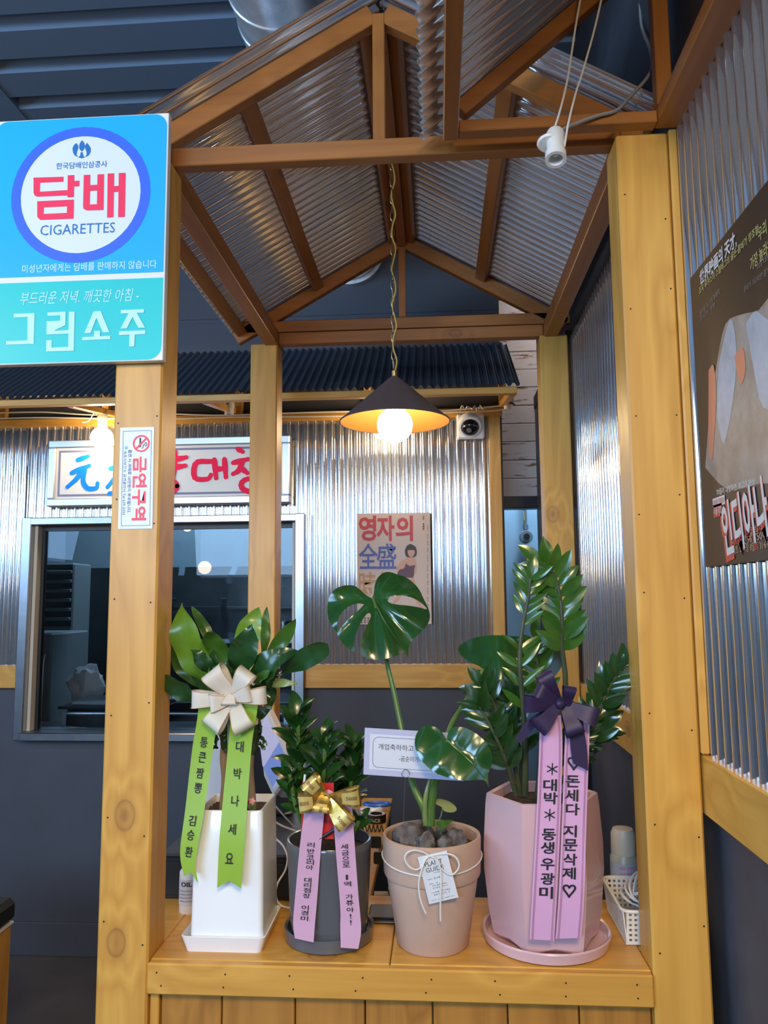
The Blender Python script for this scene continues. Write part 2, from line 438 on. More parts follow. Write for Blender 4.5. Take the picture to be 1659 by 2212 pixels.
window(3, 'x', -3.4, 0, 2.05, 3.2, -4.53)

# passage to the right of the kitchen: whitewashed plank wall and door opening
wp = sempty('wall_passage', (.6, 2.7, 0))
M['planks'] = mottled('whitewashed_planks', (.22, .10, .05), (.68, .62, .60), 4.2, .65, detail=8, stretch=(1.4, 1, 9), lo=.36, hi=.44, bump=.1)
rnd = random.Random(3)
z = 2.152
while z < 3.55:
    mkobj('plank', MB().box(.318, 1.9, 2.70+rnd.uniform(0, .003), 2.73, z, z+.0985, .002), M['planks'], wp, smooth=False); z += .102
mkobj('wall_panel', MB().box(.318, 1.9, 2.732, 2.78, 2.15, ZC), M['wall'], wp, smooth=False)
mkobj('wall_panel', MB().box(1.0, 1.9, 2.70, 2.78, 0, 2.15), M['wall'], wp, smooth=False)
d1 = sempty('door_1', (.66, 2.7, 0))
mkobj('door_frame', MB().box(.318, 1.0, 2.665, 2.76, 2.085, 2.15, .003), M['black'], d1, smooth=False)
mkobj('door_frame', MB().box(.318, .366, 2.665, 2.76, 0, 2.085, .003), M['black'], d1, smooth=False)
mkobj('door_frame', MB().box(.552, 1.0, 2.665, 2.76, 0, 2.085, .003), M['black'], d1, smooth=False)
wk = sempty('wall_kitchen', (-1, 4.3, 0))
M['kwall'] = mottled('pale_kitchen_wall', (.30, .42, .52), (.36, .48, .58), 4, .5)
M['kdark'] = mottled('dark_kitchen_tiles', (.035, .045, .05), (.06, .07, .078), 5, .3)
mkobj('wall_panel', MB().box(-4.6, 2.0, 4.3, 4.4, 1.86, ZC), M['kwall'], wk, smooth=False)
mkobj('wall_panel', MB().box(-4.6, .35, 4.3, 4.4, 0, 1.86), M['kdark'], wk, smooth=False)
mkobj('wall_panel', MB().box(.19, .31, 2.22, 4.3, 0, ZC), M['kdark'], wk, smooth=False)
mkobj('wall_panel', MB().box(.31, .315, 2.22, 4.3, 0, ZC), M['wall'], wk, smooth=False)
mkobj('wall_panel', MB().box(.31, 2.0, 3.32, 3.4, 0, ZC), M['kwall'], wk, smooth=False)
mkobj('wall_panel', MB().box(-4.7, -4.6, YB, 4.4, 0, ZC), M['kdark'], wk, smooth=False)
mkobj('wall_panel', MB().box(1.9, 2.0, 2.3, 3.4, 0, ZC), M['wall'], wk, smooth=False)
mkobj('wall_panel', MB().box(.635, 2.0, 2.18, 2.3, 0, ZC), M['wall'], wk, smooth=False)

# kitchen window with its stainless surround
w1 = sempty('window_1', (-1.3, YB, .985))
fo, fi = .045, .012
for b_ in ((OX0-fo+.015, OX0+.017, .962, 2.006), (OX1-.017, OX1+fo-.015, .962, 2.006)):
    mkobj('window_frame', MB().box(b_[0], b_[1], YB-.055, YB+.10, b_[2], b_[3], .004), M['steel'], w1, smooth=False)
mkobj('window_frame', MB().box(OX0, OX1, YB-.054, YB+.10, 1.968, 2.004, .004), M['steel'], w1, smooth=False)
mkobj('window_sill', MB().box(OX0, OX1, YB-.058, YB+.10, .960, .998, .004), M['steel'], w1, smooth=False)
M['cream'] = plain('cream_sealant', (.55, .50, .42), .5)
for b_ in ((OX0+.018, OX0+.034, 1.0, 1.966), (OX1-.034, OX1-.018, 1.0, 1.966)):
    mkobj('window_liner', MB().box(b_[0], b_[1], YB-.02, YB+.08, b_[2], b_[3]), M['cream'], w1, smooth=False)
mkobj('window_gasket', MB().box(OX0+.035, OX1-.035, YB+.02, YB+.05, 1.945, 1.967), M['black'], w1, smooth=False)
mkobj('window_gasket', MB().box(OX0+.035, OX0+.05, YB+.02, YB+.05, 1.0, 1.945), M['black'], w1, smooth=False)
mkobj('window_pane', MB().box(OX0+.05, OX1-.035, YB+.03, YB+.036, .999, 1.944), M['glass'], w1, smooth=False)
mkobj('pane_joint', MB().box(-.90, -.888, YB+.026, YB+.042, .999, 1.944), M['steel'], w1, smooth=False)

# ------------------------------------------------------------------ counter canopy: posts, beams, trusses, corrugated gable roof
PX = ((-.657, -.557), (.378, .481)); ZT = 2.54; RX, RZ, SL = -.115, 2.985, .577
stall = empty('counter_canopy', (-.1, .6, 0), 'pine post canopy over the counter with a galvanised corrugated gable roof', 'canopy')
for x0, x1 in PX:
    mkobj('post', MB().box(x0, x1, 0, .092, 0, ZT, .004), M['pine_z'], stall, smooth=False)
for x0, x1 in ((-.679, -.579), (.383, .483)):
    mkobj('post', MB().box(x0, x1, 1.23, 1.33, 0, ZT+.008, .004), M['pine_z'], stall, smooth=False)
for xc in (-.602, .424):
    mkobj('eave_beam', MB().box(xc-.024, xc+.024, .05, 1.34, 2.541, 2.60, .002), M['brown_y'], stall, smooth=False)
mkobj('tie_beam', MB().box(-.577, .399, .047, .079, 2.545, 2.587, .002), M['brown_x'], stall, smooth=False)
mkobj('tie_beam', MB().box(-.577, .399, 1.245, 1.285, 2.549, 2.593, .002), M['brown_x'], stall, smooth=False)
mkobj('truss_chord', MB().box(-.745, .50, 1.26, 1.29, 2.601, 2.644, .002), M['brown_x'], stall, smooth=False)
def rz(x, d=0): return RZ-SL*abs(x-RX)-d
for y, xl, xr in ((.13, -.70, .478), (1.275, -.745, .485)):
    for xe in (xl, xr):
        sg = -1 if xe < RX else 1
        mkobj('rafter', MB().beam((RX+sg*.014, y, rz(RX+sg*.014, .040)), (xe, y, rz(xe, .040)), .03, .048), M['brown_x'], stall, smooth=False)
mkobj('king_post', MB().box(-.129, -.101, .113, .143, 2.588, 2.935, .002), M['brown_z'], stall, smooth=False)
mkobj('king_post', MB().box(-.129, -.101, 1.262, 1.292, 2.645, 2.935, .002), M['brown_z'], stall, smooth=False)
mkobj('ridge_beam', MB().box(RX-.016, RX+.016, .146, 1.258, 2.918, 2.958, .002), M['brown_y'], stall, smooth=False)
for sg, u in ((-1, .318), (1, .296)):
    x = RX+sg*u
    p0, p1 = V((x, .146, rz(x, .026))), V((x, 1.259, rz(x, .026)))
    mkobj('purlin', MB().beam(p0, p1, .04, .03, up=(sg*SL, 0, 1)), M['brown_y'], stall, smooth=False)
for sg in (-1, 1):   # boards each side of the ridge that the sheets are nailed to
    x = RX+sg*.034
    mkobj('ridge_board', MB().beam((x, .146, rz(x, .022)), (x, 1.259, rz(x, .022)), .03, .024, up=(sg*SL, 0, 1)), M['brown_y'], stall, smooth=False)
x = -.725
mkobj('purlin', MB().beam((x, .08, rz(x, .024)), (x, 1.30, rz(x, .024)), .04, .03, up=(-SL, 0, 1)), M['brown_y'], stall, smooth=False)
Lsl = sqrt(1+SL*SL)
for sg, xe in ((-1, -.768), (1, .492)):
    ln = abs(xe-RX)*Lsl-.004
    dirn = V((sg, 0, -SL)).normalized()
    for y0, y1 in ((.05, .49), (.47, .93), (.91, 1.375)):
        st = V((RX+sg*.004, y0, rz(RX+sg*.004)+.006))
        off = 0.0 if abs(y0-.47) > .01 else .0022
        o = corr(st+V((0, 0, off)), (0, 1, 0), dirn, y1-y0, ln, .037, .0068, 12, 2*pi*(y0/.037))
        mkobj('roofing_sheet', o, M['galv'], stall, ang=None)
capR = [[V((RX+sx, y, rz(RX+sx)+.0155+ex)) for sx, ex in ((-.07, 0), (-.012, .0005), (0, .002), (.012, .0005), (.07, 0))] for y in (.046, 1.379)]
mkobj('ridge_cap', MB().rings(capR, False), M['galv'], stall)
# nail heads on the post faces
for (x0, x1) in PX:
    mb = MB()
    for k in range(9):
        zz = .78+k*.2
        for xx in (x0+.012, x1-.012):
            mb.lathe((xx+rnd.uniform(-.003, .003), -.0008, zz+rnd.uniform(-.03, .03)), [(.0018, 0), (.0018, .002)], 6, cap0=True, cap1=True, ax=(0, 1, 0))
    mkobj('nail_heads', mb, M['ink'], stall, smooth=False, kind='stuff')

# ------------------------------------------------------------------ lean-to roof over the photographer
lean = empty('lean_to_roof', (.26, -.6, 2.54), 'small stained timber lean-to roof with corrugated sheet, beside the right post top', 'roof')
mkobj('chord', MB().box(.058, .452, -.036, -.004, 2.5415, 2.566, .002), M['brown_x'], lean, smooth=False)
mkobj('purlin', MB().box(.026, .057, -1.9, -.004, 2.541, 2.572, .002), M['brown_y'], lean, smooth=False)
mkobj('strut', MB().box(.453, .484, -.036, -.006, 2.578, 3.0, .002), M['brown_z'], lean, smooth=False)
mkobj('wall_plate', MB().box(.453, .504, -1.9, -.004, 2.545, 2.577, .002), M['brown_y'], lean, smooth=False)
mkobj('rafter', MB().beam((.060, -.02, 2.592), (.452, -.02, 2.921), .03, .034), M['brown_x'], lean, smooth=False)
mkobj('rafter', MB().beam((.060, -1.0, 2.592), (.452, -1.0, 2.921), .03, .034), M['brown_x'], lean, smooth=False)
dirn = V((1, 0, .84)).normalized()
for y0, y1 in ((-1.9, -1.18), (-1.2, -.6), (-.62, .012)):
    off = .0022 if y0 == -1.2 else 0
    o = corr(V((-.018, y1, 2.556+off)), (0, -1, 0), dirn, y1-y0, .66, .037, .0068, 12, 2*pi*(-y1/.037))
    mkobj('roofing_sheet', o, M['galv'], lean, ang=None)

# ------------------------------------------------------------------ awning over the kitchen window
aw = empty('kitchen_awning', (-1.5, 1.85, 2.45), 'dark blue-grey corrugated awning on orange timber brackets above the kitchen window', 'awning')
ze, ya, yw, zw = 2.458, 1.575, 2.084, 2.808
dv = V((0, ya-yw, ze+.012-zw)); Ld = dv.length
for x0, x1 in ((-4.4, -3.2), (-3.22, -2.0), (-2.02, -.80), (-.82, .345)):
    mkobj('roofing_sheet', corr((x0, yw, zw), (1, 0, 0), dv, x1-x0, Ld+.02, .034, .0065), M['roofdark'], aw, ang=None)
mkobj('eave_beam', MB().box(-4.4, .335, ya, ya+.035, ze-.030, ze-.002, .002), M['pine_x'], aw, smooth=False)
for x in (-3.6, -2.12, -1.6, -.94, -.32, .318):
    mkobj('upright', MB().box(x-.017, x+.017, 2.06, 2.094, 2.493, 2.74, .002), M['pine_z'], aw, smooth=False)
for x in (-3.6, -1.553, -.965, -.233, .318):
    mkobj('bracket', MB().beam((x, ya+.036, ze-.018), (x, 2.06, 2.505), .03, .028), M['pine_y'], aw, smooth=False)
# ------------------------------------------------------------------ service counter
ctr = empty('service_counter', (-.1, .17, 0), 'pine service counter with plank front carrying the four potted plants', 'counter')
ZK = .925
for x0, x1 in ((-.5565, -.1005), (-.099, .3775)):
    mkobj('top_board', MB().box(x0, x1, .012, .346, ZK-.022, ZK, .002), M['pine_x'], ctr, smooth=False)
mkobj('top_board', MB().box(-.66, -.557, .093, .346, ZK-.022, ZK, .002), M['pine_x'], ctr, smooth=False)
mkobj('top_board', MB().box(.3785, .482, .093, .346, ZK-.022, ZK, .002), M['pine_x'], ctr, smooth=False)
mkobj('fascia_board', MB().box(-.556, .377, -.006, .012, .868, ZK-.001, .003), M['pine_x'], ctr, smooth=False)
mkobj('top_board', MB().box(-.66, -.165, .347, 1.22, ZK-.022, ZK, .002), M['pine_y'], ctr, smooth=False)
x = -.536; k = 0
mkobj('front_batten', MB().box(-.556, -.538, .012, .04, 0, .866, .002), M['pine_z'], ctr, smooth=False)
for wd in (.118, .140, .132, .126, .138, .13, .13):
    mkobj('front_plank', MB().box(x, x+wd-.0025, .020, .038, 0, .866, .002), M['front_ply'], ctr, smooth=False); x += wd
mkobj('side_panel', MB().box(-.66, -.185, .36, .375, 0, ZK-.024), M['pine_z'], ctr, smooth=False)
mkobj('side_panel', MB().box(-.19, -.172, .376, 1.21, 0, ZK-.024), M['black'], ctr, smooth=False)
mb = MB()
for k in range(8):
    for zz in (.885, .908): mb.lathe((-.53+k*.125+rnd.uniform(-.008, .008), -.0068, zz), [(.0017, 0), (.0017, .002)], 6, cap0=True, cap1=True, ax=(0, 1, 0))
mkobj('nail_heads', mb, M['ink'], ctr, smooth=False, kind='stuff')

# bench at the left edge of the picture
be = empty('bench_seat', (-1.6, .25, 0), 'wooden bench with black padded top at the left edge of the picture', 'bench')
mkobj('bench_body', MB().box(-2.0, -1.32, -.4, .90, 0, .622, .004), M['pine_z'], be, smooth=False)
mkobj('seat_pad', MB().box(-2.02, -1.312, -.42, .915, .628, .698, .018), M['blacksoft'], be)
mkobj('edge_strip', MB().box(-2.005, -1.316, -.405, .905, .622, .628), M['white'], be, smooth=False)

# ------------------------------------------------------------------ tobacco sign
M['sg_blue'] = plain('sign_sky_blue', (.010, .42, .98), .42); M['sg_ring'] = plain('sign_royal_blue', (.045, .14, .92), .42)
M['sg_white'] = plain('sign_white', (.72, .78, .86), .42); M['sg_red'] = plain('sign_red', (.90, .035, .10), .42)
M['sg_green'] = plain('sign_turquoise', (.015, .56, .55), .42); M['sg_text'] = plain('sign_blue_text', (.02, .16, .45), .45)
M['sg_pale'] = plain('sign_pale_text', (.48, .80, .98), .45)
YS = -.022
def sp(px, py): q = at(px, py, Y=YS); return q.x, q.z
sx0, sx1 = sp(-10, 262)[0], sp(361, 400)[0]; sz1, sz0 = sp(180, 253)[1], sp(180, 783)[1]
sg = empty('tobacco_sign', ((sx0+sx1)/2, YS+.006, sz0), 'blue and green cigarette shop sign on the left post', 'sign')
mkobj('sign_board', MB().box(sx0, sx1, YS, YS+.018, sz0, sz1, .001), M['white'], sg, smooth=False)
F = frame((0, YS, 0), (1, 0, 0), (0, 0, 1))
zb = sp(180, 594)[1]; zg = sp(180, 606)[1]
mkobj('printed_field', MB().rect(F, sx0+.002, sx1-.003, zb, sz1-.002, .0004, .028, (0, 0, 1, 1)), M['sg_blue'], sg, smooth=False)
mkobj('printed_field', MB().rect(F, sx0+.002, sx1-.003, sz0+.002, zg, .0004, .028, (1, 1, 0, 0)), M['sg_green'], sg, smooth=False)
cu, cv = sp(174, 420); R1 = (sp(324, 420)[0]-sp(24, 420)[0])/2; R0 = (sp(303, 420)[0]-sp(45, 420)[0])/2
mkobj('printed_ring', MB().ring2(F, cu, cv, R0, R1, .0008), M['sg_ring'], sg, smooth=False)
mkobj('printed_disc', MB().disc(F, cu, cv, R0+.0005, .0007), M['sg_white'], sg, smooth=False)
def word(par, mat, body, px, py, wpx, hpx, off=.0012, bold=0.0, shear=0.0, name='lettering', Y=None, mbx=None):
    Yq = YS if Y is None else Y
    c = at(px, py, Y=Yq); W_ = abs(at(px+wpx/2, py, Y=Yq).x-at(px-wpx/2, py, Y=Yq).x); H_ = abs(at(px, py+hpx/2, Y=Yq).z-at(px, py-hpx/2, Y=Yq).z)
    f = frame((0, Yq, 0), (1, 0, 0), (0, 0, 1))
    mb = mbx or MB(); mb.text(body, sub(f, c.x, c.z, off), W_, H_, bold, shear)
    if mbx is None: return mkobj(name, mb, mat, par, smooth=False)
# big red word, drawn as blocky strokes
def px_poly(mb, pts, off=.0012, Y=None):
    Yq = YS if Y is None else Y
    mb.poly([V((q.x, Yq-off, q.z)) for q in [at(a, b, Y=Yq) for a, b in pts]])
mb = MB()
S = .2532
def stroke(mb, quads, ox=0, oy=240, s=S, off=.0012, Y=None):
    for k, q in enumerate(quads): px_poly(mb, [(ox+a*s, oy+b*s) for a, b in q], off+k*.00004, Y)
stroke(mb, [
    [(288, 570), (545, 562), (543, 605), (345, 614)], [(288, 570), (345, 614), (343, 690), (288, 700)], [(288, 700), (343, 690), (578, 676), (578, 722), (320, 733), (300, 725)],
    [(580, 550), (637, 548), (633, 735), (578, 738)], [(635, 598), (680, 596), (679, 644), (634, 646)],
    [(320, 772), (633, 757), (632, 812), (376, 824)], [(320, 772), (376, 824), (374, 880), (320, 905)], [(320, 905), (374, 880), (631, 868), (629, 920), (345, 931)], [(574, 815), (632, 812), (631, 868), (573, 871)],
    [(717, 548), (772, 546), (768, 800), (711, 812)], [(834, 543), (890, 541), (885, 846), (829, 800)], [(771, 634), (833, 631), (832, 680), (770, 683)], [(711, 812), (768, 800), (829, 797), (885, 846), (740, 850), (715, 836)],
    [(921, 536), (976, 534), (970, 908), (916, 911)], [(1016, 532), (1074, 530), (1067, 905), (1010, 907)], [(975, 643), (1015, 641), (1013, 690), (973, 693)]])
mkobj('lettering', mb, M['sg_red'], sg, smooth=False)
word(sg, M['sg_text'], 'CIGARETTES', 168, 495, 161, 22)
word(sg, M['sg_text'], '한국담배인삼공사', 177, 357, 110, 14, bold=.01)
word(sg, M['sg_pale'], '미성년자에게는 담배를 판매하지 않습니다', 193, 576, 290, 18, bold=.012)
word(sg, M['sg_pale'], '부드러운 저녁. 깨끗한 아침 -', 172, 641, 256, 28, shear=.25)
mb = MB()
stroke(mb, [
    [(120, 1732), (298, 1725), (290, 1990), (235, 1985), (238, 1757), (120, 1762)], [(54, 1965), (236, 1958), (236, 1988), (54, 1994)],
    [(408, 1720), (562, 1713), (560, 1828), (400, 1908), (400, 1795), (516, 1790), (518, 1745), (408, 1749)], [(400, 1908), (400, 1880), (590, 1870), (590, 1900)], [(590, 1715), (640, 1713), (632, 2045), (584, 2045)], [(398, 1958), (445, 1956), (443, 2050), (397, 2053)], [(397, 2053), (400, 2022), (632, 2012), (632, 2047)],
    [(800, 1712), (862, 1708), (935, 1888), (880, 1890), (826, 1765), (776, 1895), (722, 1897)], [(706, 1930), (944, 1920), (944, 1948), (706, 1957)], [(806, 1878), (856, 1876), (855, 1925), (805, 1927)],
    [(1034, 1700), (1232, 1692), (1230, 1722), (1032, 1730)], [(1100, 1726), (1170, 1724), (1240, 1850), (1184, 1852), (1134, 1758), (1085, 1856), (1030, 1858)], [(1017, 1882), (1242, 1872), (1242, 1904), (1017, 1914)], [(1108, 1910), (1154, 1908), (1148, 2010), (1104, 2012)]])
mkobj('lettering', mb, M['sg_pale'], sg, smooth=False)
# leaf emblem: three flame-shaped leaves in a cup of two
mb = MB()
def pxs(pts): stroke(mb, [pts], off=.0011)
pxs([(703, 250), (722, 275), (727, 300), (718, 330), (700, 348), (680, 328), (676, 300), (684, 273)])
pxs([(652, 275), (667, 290), (672, 315), (660, 345), (655, 372), (668, 395), (640, 382), (624, 355), (620, 320), (632, 292)])
pxs([(745, 273), (760, 290), (777, 318), (776, 350), (760, 380), (728, 395), (742, 370), (738, 345), (725, 315), (730, 290)])
pxs([(690, 355), (700, 349), (708, 357), (714, 385), (728, 396), (698, 406), (668, 396), (684, 384)])
mkobj('emblem', mb, M['sg_text'], sg, smooth=False)

# ------------------------------------------------------------------ no-smoking sticker on the left post
M['st_white'] = plain('sticker_white', (.74, .80, .88), .4); M['st_red'] = plain('sticker_red', (.86, .03, .045), .4)
YT = -.0014
c0 = at(260, 924, Y=YT); c1 = at(333, 923, Y=YT); c2 = at(255, 1143, Y=YT)
uu = (c1-c0); uu.y = 0; W_ = uu.length; vv = (c0-c2); vv.y = 0; H_ = vv.length
Fk = frame((c2.x, YT, c2.z), (1, 0, 0), (vv.x, 0, vv.z))
st = empty('no_smoking_sticker', (c2.x+W_/2, YT, c2.z), 'white no-smoking sticker with red sideways letters on the left post', 'sticker')
mkobj('sticker_sheet', MB().obox(Fk(W_/2, H_/2, -.0005), V((1, 0, 0)), V((vv.x, 0, vv.z)).normalized(), V((0, 1, 0)), W_/2, H_/2, .0007), M['st_white'], st, smooth=False)
mkobj('border_line', MB().outline(Fk, W_*.085, W_*.93, H_*.03, H_*.966, W_*.012, .0006), M['navyink'], st, smooth=False)
def sk(cx, cy): return ((cx-145)/670*W_, (2070-cy)/1940*H_)      # crop coordinates to sticker plane
mb = MB(); a, b = sk(568, 445); r = W_*.25
mb.ring2(Fk, a, b, r*.8, r, .0008, 40)
mb.grid(lambda i, j: Fk(a+(-1+2*i)*r*.64+(j-.5)*r*.15, b+(-1+2*i)*r*.64-(j-.5)*r*.15, .0009), 1, 1)
mkobj('prohibition_ring', mb, M['st_red'], st, smooth=False)
mb = MB(); q0 = sk(532, 335); q1 = sk(562, 515); mb.rect(Fk, q0[0], q1[0], q1[1], q0[1], .0007)
q = [sk(*p) for p in ((575, 545), (612, 515), (600, 470), (640, 475), (640, 435), (670, 430), (680, 470), (655, 500), (640, 500))]
for i in range(len(q)-1):
    d = V((q[i+1][0]-q[i][0], q[i+1][1]-q[i][1])); n_ = V((-d.y, d.x)).normalized()*.0006
    mb.poly([Fk(q[i][0]+n_.x, q[i][1]+n_.y, .0007), Fk(q[i+1][0]+n_.x, q[i+1][1]+n_.y, .0007), Fk(q[i+1][0]-n_.x, q[i+1][1]-n_.y, .0007), Fk(q[i][0]-n_.x, q[i][1]-n_.y, .0007)])
mkobj('cigarette_mark', mb, M['ink'], st, smooth=False)
def swords(body, cx, cy, lenpx, hpx, mat, bold=0, nm_='lettering'):
    a, b = sk(cx, cy); mkobj(nm_, MB().text(body, sub(Fk, a, b, .0008, -pi/2), lenpx/1940*H_, hpx/670*W_, bold), mat, st, smooth=False)
swords('금연구역', 550, 1305, 1215, 285, M['st_red'], .028)
swords('흡연 시 과태료 10만원이 부과됩니다.', 350, 1165, 1210, 72, M['navyink'], .008)
swords('속초시보건소 금연클리닉 Tel 639-2023', 255, 1190, 1220, 62, M['navyink'], .0)
a, b = sk(272, 520)
M['st_teal'] = plain('sticker_teal', (.02, .35, .62), .4)
mkobj('round_mark', MB().ring2(Fk, a, b, W_*.022, W_*.045, .0008, 20), M['st_teal'], st, smooth=False)

# ------------------------------------------------------------------ shop sign on the back wall
YW = 2.035
def wp_(px, py, Y): q = at(px, py, Y=Y); return q.x, q.z
bx0, bz1 = wp_(108, 953, YW); bx1, bz0 = wp_(626, 1086, YW); bz1 += .0; 
bs = empty('shop_sign', ((bx0+bx1)/2, YW+.02, bz0), 'cream shop sign with blue and red brush letters above the kitchen window', 'sign')
M['alu'] = plain('aluminium_frame', (.62, .63, .66), .35, .85)
M['sign_cream'] = plain('sign_cream', (.80, .74, .64), .4)
mkobj('sign_box', MB().box(bx0+.01, bx1-.01, YW, YB-.022, bz0+.01, bz1-.01), M['sign_cream'], bs, smooth=False)
for b_ in ((bx0, bx1, bz1-.036, bz1), (bx0, bx1, bz0, bz0+.036), (bx0, bx0+.036, bz0+.037, bz1-.037), (bx1-.036, bx1, bz0+.037, bz1-.037)):
    mkobj('sign_frame', MB().box(b_[0], b_[1], YW-.014, YB-.02, b_[2], b_[3], .004), M['alu'], bs, smooth=False)
Fb = frame((0, YW, 0), (1, 0, 0), (0, 0, 1))
M['sg_gray'] = plain('sign_grey_line', (.20, .20, .30), .5)
mkobj('border_line', MB().outline(Fb, bx0+.048, bx1-.048, bz0+.048, bz1-.048, .010, .001), M['sg_gray'], bs, smooth=False)
M['br_blue'] = plain('brush_blue', (.01, .25, .90), .7, Specular_IOR_Level=.15); M['br_red'] = plain('brush_red', (.95, .025, .085), .7, Specular_IOR_Level=.15)
BO = [.002]
def brush(mb, pts, w0, Y):   # thick brush stroke through pixel points
    BO[0] += .0001; off = BO[0]
    P = catmull([at(a, b, Y=Y) for a, b in pts], 14); n = len(P)
    def e(i):
        d = P[min(i+1, n-1)]-P[max(i-1, 0)]; d.y = 0; d.normalize(); return V((-d.z, 0, d.x))
    for i in range(n-1):
        wa = w0*(.75+.25*sin(pi*min(1, i/(n-1)+.15))); wb_ = w0*(.75+.25*sin(pi*min(1, (i+1)/(n-1)+.15)))
        mb.poly([P[i]+e(i)*wa+V((0, -off, 0)), P[i+1]+e(i+1)*wb_+V((0, -off, 0)), P[i+1]-e(i+1)*wb_+V((0, -off, 0)), P[i]-e(i)*wa+V((0, -off, 0))])
    for p, ww in ((P[0], w0*.8), (P[-1], w0*.8)):
        mb.poly([p+V((ww*cos(t*pi/5), -off-.00004, ww*sin(t*pi/5))) for t in range(10)])
mb = MB()
for pts in ([(168, 994), (190, 986)], [(155, 1022), (172, 1014), (193, 1006)], [(176, 1018), (166, 1034), (146, 1052)], [(184, 1014), (180, 1040), (190, 1055), (208, 1054), (211, 1044)]):
    brush(mb, pts, .0125, YW)
mkobj('lettering', mb, M['br_blue'], bs, smooth=False); mb = MB()
for pts in ([(238, 1012), (268, 1006)], [(262, 1010), (250, 1030), (232, 1052)], [(256, 1024), (276, 1048)], [(255, 1050), (255, 1064)], [(236, 1066), (284, 1062)]):
    brush(mb, pts, .0115, YW)
mkobj('lettering', mb, M['br_blue'], bs, smooth=False)
mb = MB()
def circ(cx, cy, rx, ry): return [(cx+rx*cos(t*pi/6), cy+ry*sin(t*pi/6)) for t in range(13)]
for kk, pts in enumerate((circ(348, 1003, 15, 13), [(378, 976), (377, 1010), (374, 1032)], [(378, 993), (402, 988)], [(378, 1010), (400, 1006)], circ(366, 1050, 17, 13),
            [(458, 997), (424, 1000), (421, 1032), (448, 1035), (456, 1026)], [(463, 993), (467, 1033)], [(485, 992), (488, 1031)], [(468, 1014), (484, 1012)],
            [(514, 970), (524, 976)], [(504, 1000), (536, 992)], [(524, 998), (516, 1016), (504, 1024)], [(522, 1012), (534, 1022)], [(545, 975), (548, 1020)], [(547, 1000), (560, 998)], circ(540, 1048, 19, 14))):
    if kk in (6, 11): mkobj('lettering', mb, M['br_red'], bs, smooth=False); mb = MB()
    brush(mb, pts, .0135, YW)
mkobj('lettering', mb, M['br_red'], bs, smooth=False)

# ------------------------------------------------------------------ posters
M['ps_beige'] = plain('poster_beige', (.62, .47, .38), .5); M['ps_red'] = plain('poster_red', (.52, .05, .06), .5)
M['ps_blue'] = plain('poster_blue', (.09, .12, .32), .5); M['ps_tan'] = plain('poster_tan', (.52, .27, .11), .5)
M['skin'] = plain('poster_skin', (.62, .33, .22), .5); M['hair'] = plain('poster_hair', (.045, .035, .032), .5); M['plum'] = plain('poster_plum', (.11, .045, .07), .5)
YP = 2.076
pk = 220/1659
def pw(cx, cy): return 740+cx*pk, 1090+cy*pk
q0 = at(*pw(232, 148), Y=YP); q1 = at(*pw(1452, 1945), Y=YP)
po = empty('wall_poster', ((q0.x+q1.x)/2, YP, q1.z), 'beige film poster with red and blue title on the back wall', 'poster')
mkobj('poster_sheet', MB().box(q0.x, q1.x, YP, YP+.004, q1.z, q0.z), M['ps_beige'], po, smooth=False)
def pword(mat, body, cx, cy, wc, hc, bold=0.0):
    a, b = pw(cx, cy); return word(po, mat, body, a, b, wc*pk, hc*pk, .001, bold, Y=YP)
for ch, cx, wc in (('영', 405, 290), ('자', 700, 290), ('의', 1005, 280)): pword(M['ps_red'], ch, cx, 388, wc, 415, .03)
for ch, cx, wc in (('全', 418, 310), ('盛', 715, 320)): pword(M['ps_blue'], ch, cx, 840, wc, 415, .012)
for ch, cx, wc in (('時', 405, 280), ('代', 700, 290)): pword(M['ps_tan'], ch, cx, 1300, wc, 415, .012)
mb = MB()
for k, ch in enumerate('감독 金鎬善'):
    if ch != ' ': a, b = pw(1318, 195+k*40); word(po, None, ch, a, b, 30*pk, 34*pk, .001, .01, Y=YP, mbx=mb)
for k, ch in enumerate('우리가 만난 여자 영자 우리가 사랑한 여자 영자 우리가 버린 여자'):
    if ch != ' ': a, b = pw(1385, 345+k*38); word(po, None, ch, a, b, 22*pk, 30*pk, .001, 0, Y=YP, mbx=mb)
for k, ch in enumerate(('金 聖 春', '崔 佛 岩', '都 琴 峰')): a, b = pw(365, 1850+k*36); word(po, None, ch, a, b, 150*pk, 26*pk, .001, .01, Y=YP, mbx=mb)
mkobj('lettering', mb, M['ink'], po, smooth=False)
def pfig(mat, pts, off, name):
    m_ = MB(); P = [at(*pw(a, b), Y=YP) for a, b in pts]; P = catmull(P+[P[0]], len(P)*3)[:-1]
    m_.poly([V((p.x, YP-off, p.z)) for p in P]); mkobj(name, m_, mat, po, smooth=False)
# plain seated figure, a generic stand-in
pfig(M['hair'], [(1110, 640), (1190, 690), (1210, 790), (1180, 850), (1110, 860), (1035, 845), (1015, 750), (1050, 670)], .0008, 'figure_hair')
pfig(M['skin'], [(1060, 745), (1170, 745), (1165, 820), (1115, 860), (1070, 815)], .0011, 'figure_face')
pfig(M['skin'], [(1085, 850), (1140, 850), (1195, 910), (1205, 1080), (1180, 1140), (1150, 1090), (1040, 1160), (985, 1140), (1000, 1060), (880, 1070), (875, 1020), (960, 920), (1030, 875)], .0007, 'figure_body')
pfig(M['plum'], [(1030, 960), (1100, 1000), (1180, 985), (1165, 1060), (1140, 1190), (900, 1150), (930, 1060), (1000, 1040)], .0010, 'figure_dress')
pfig(M['skin'], [(1000, 1180), (1080, 1180), (960, 1480), (850, 1620), (810, 1610), (880, 1480)], .0007, 'figure_leg')
pfig(M['skin'], [(1100, 1180), (1160, 1180), (1240, 1560), (1370, 1730), (1330, 1720), (1200, 1600)], .0007, 'figure_leg')

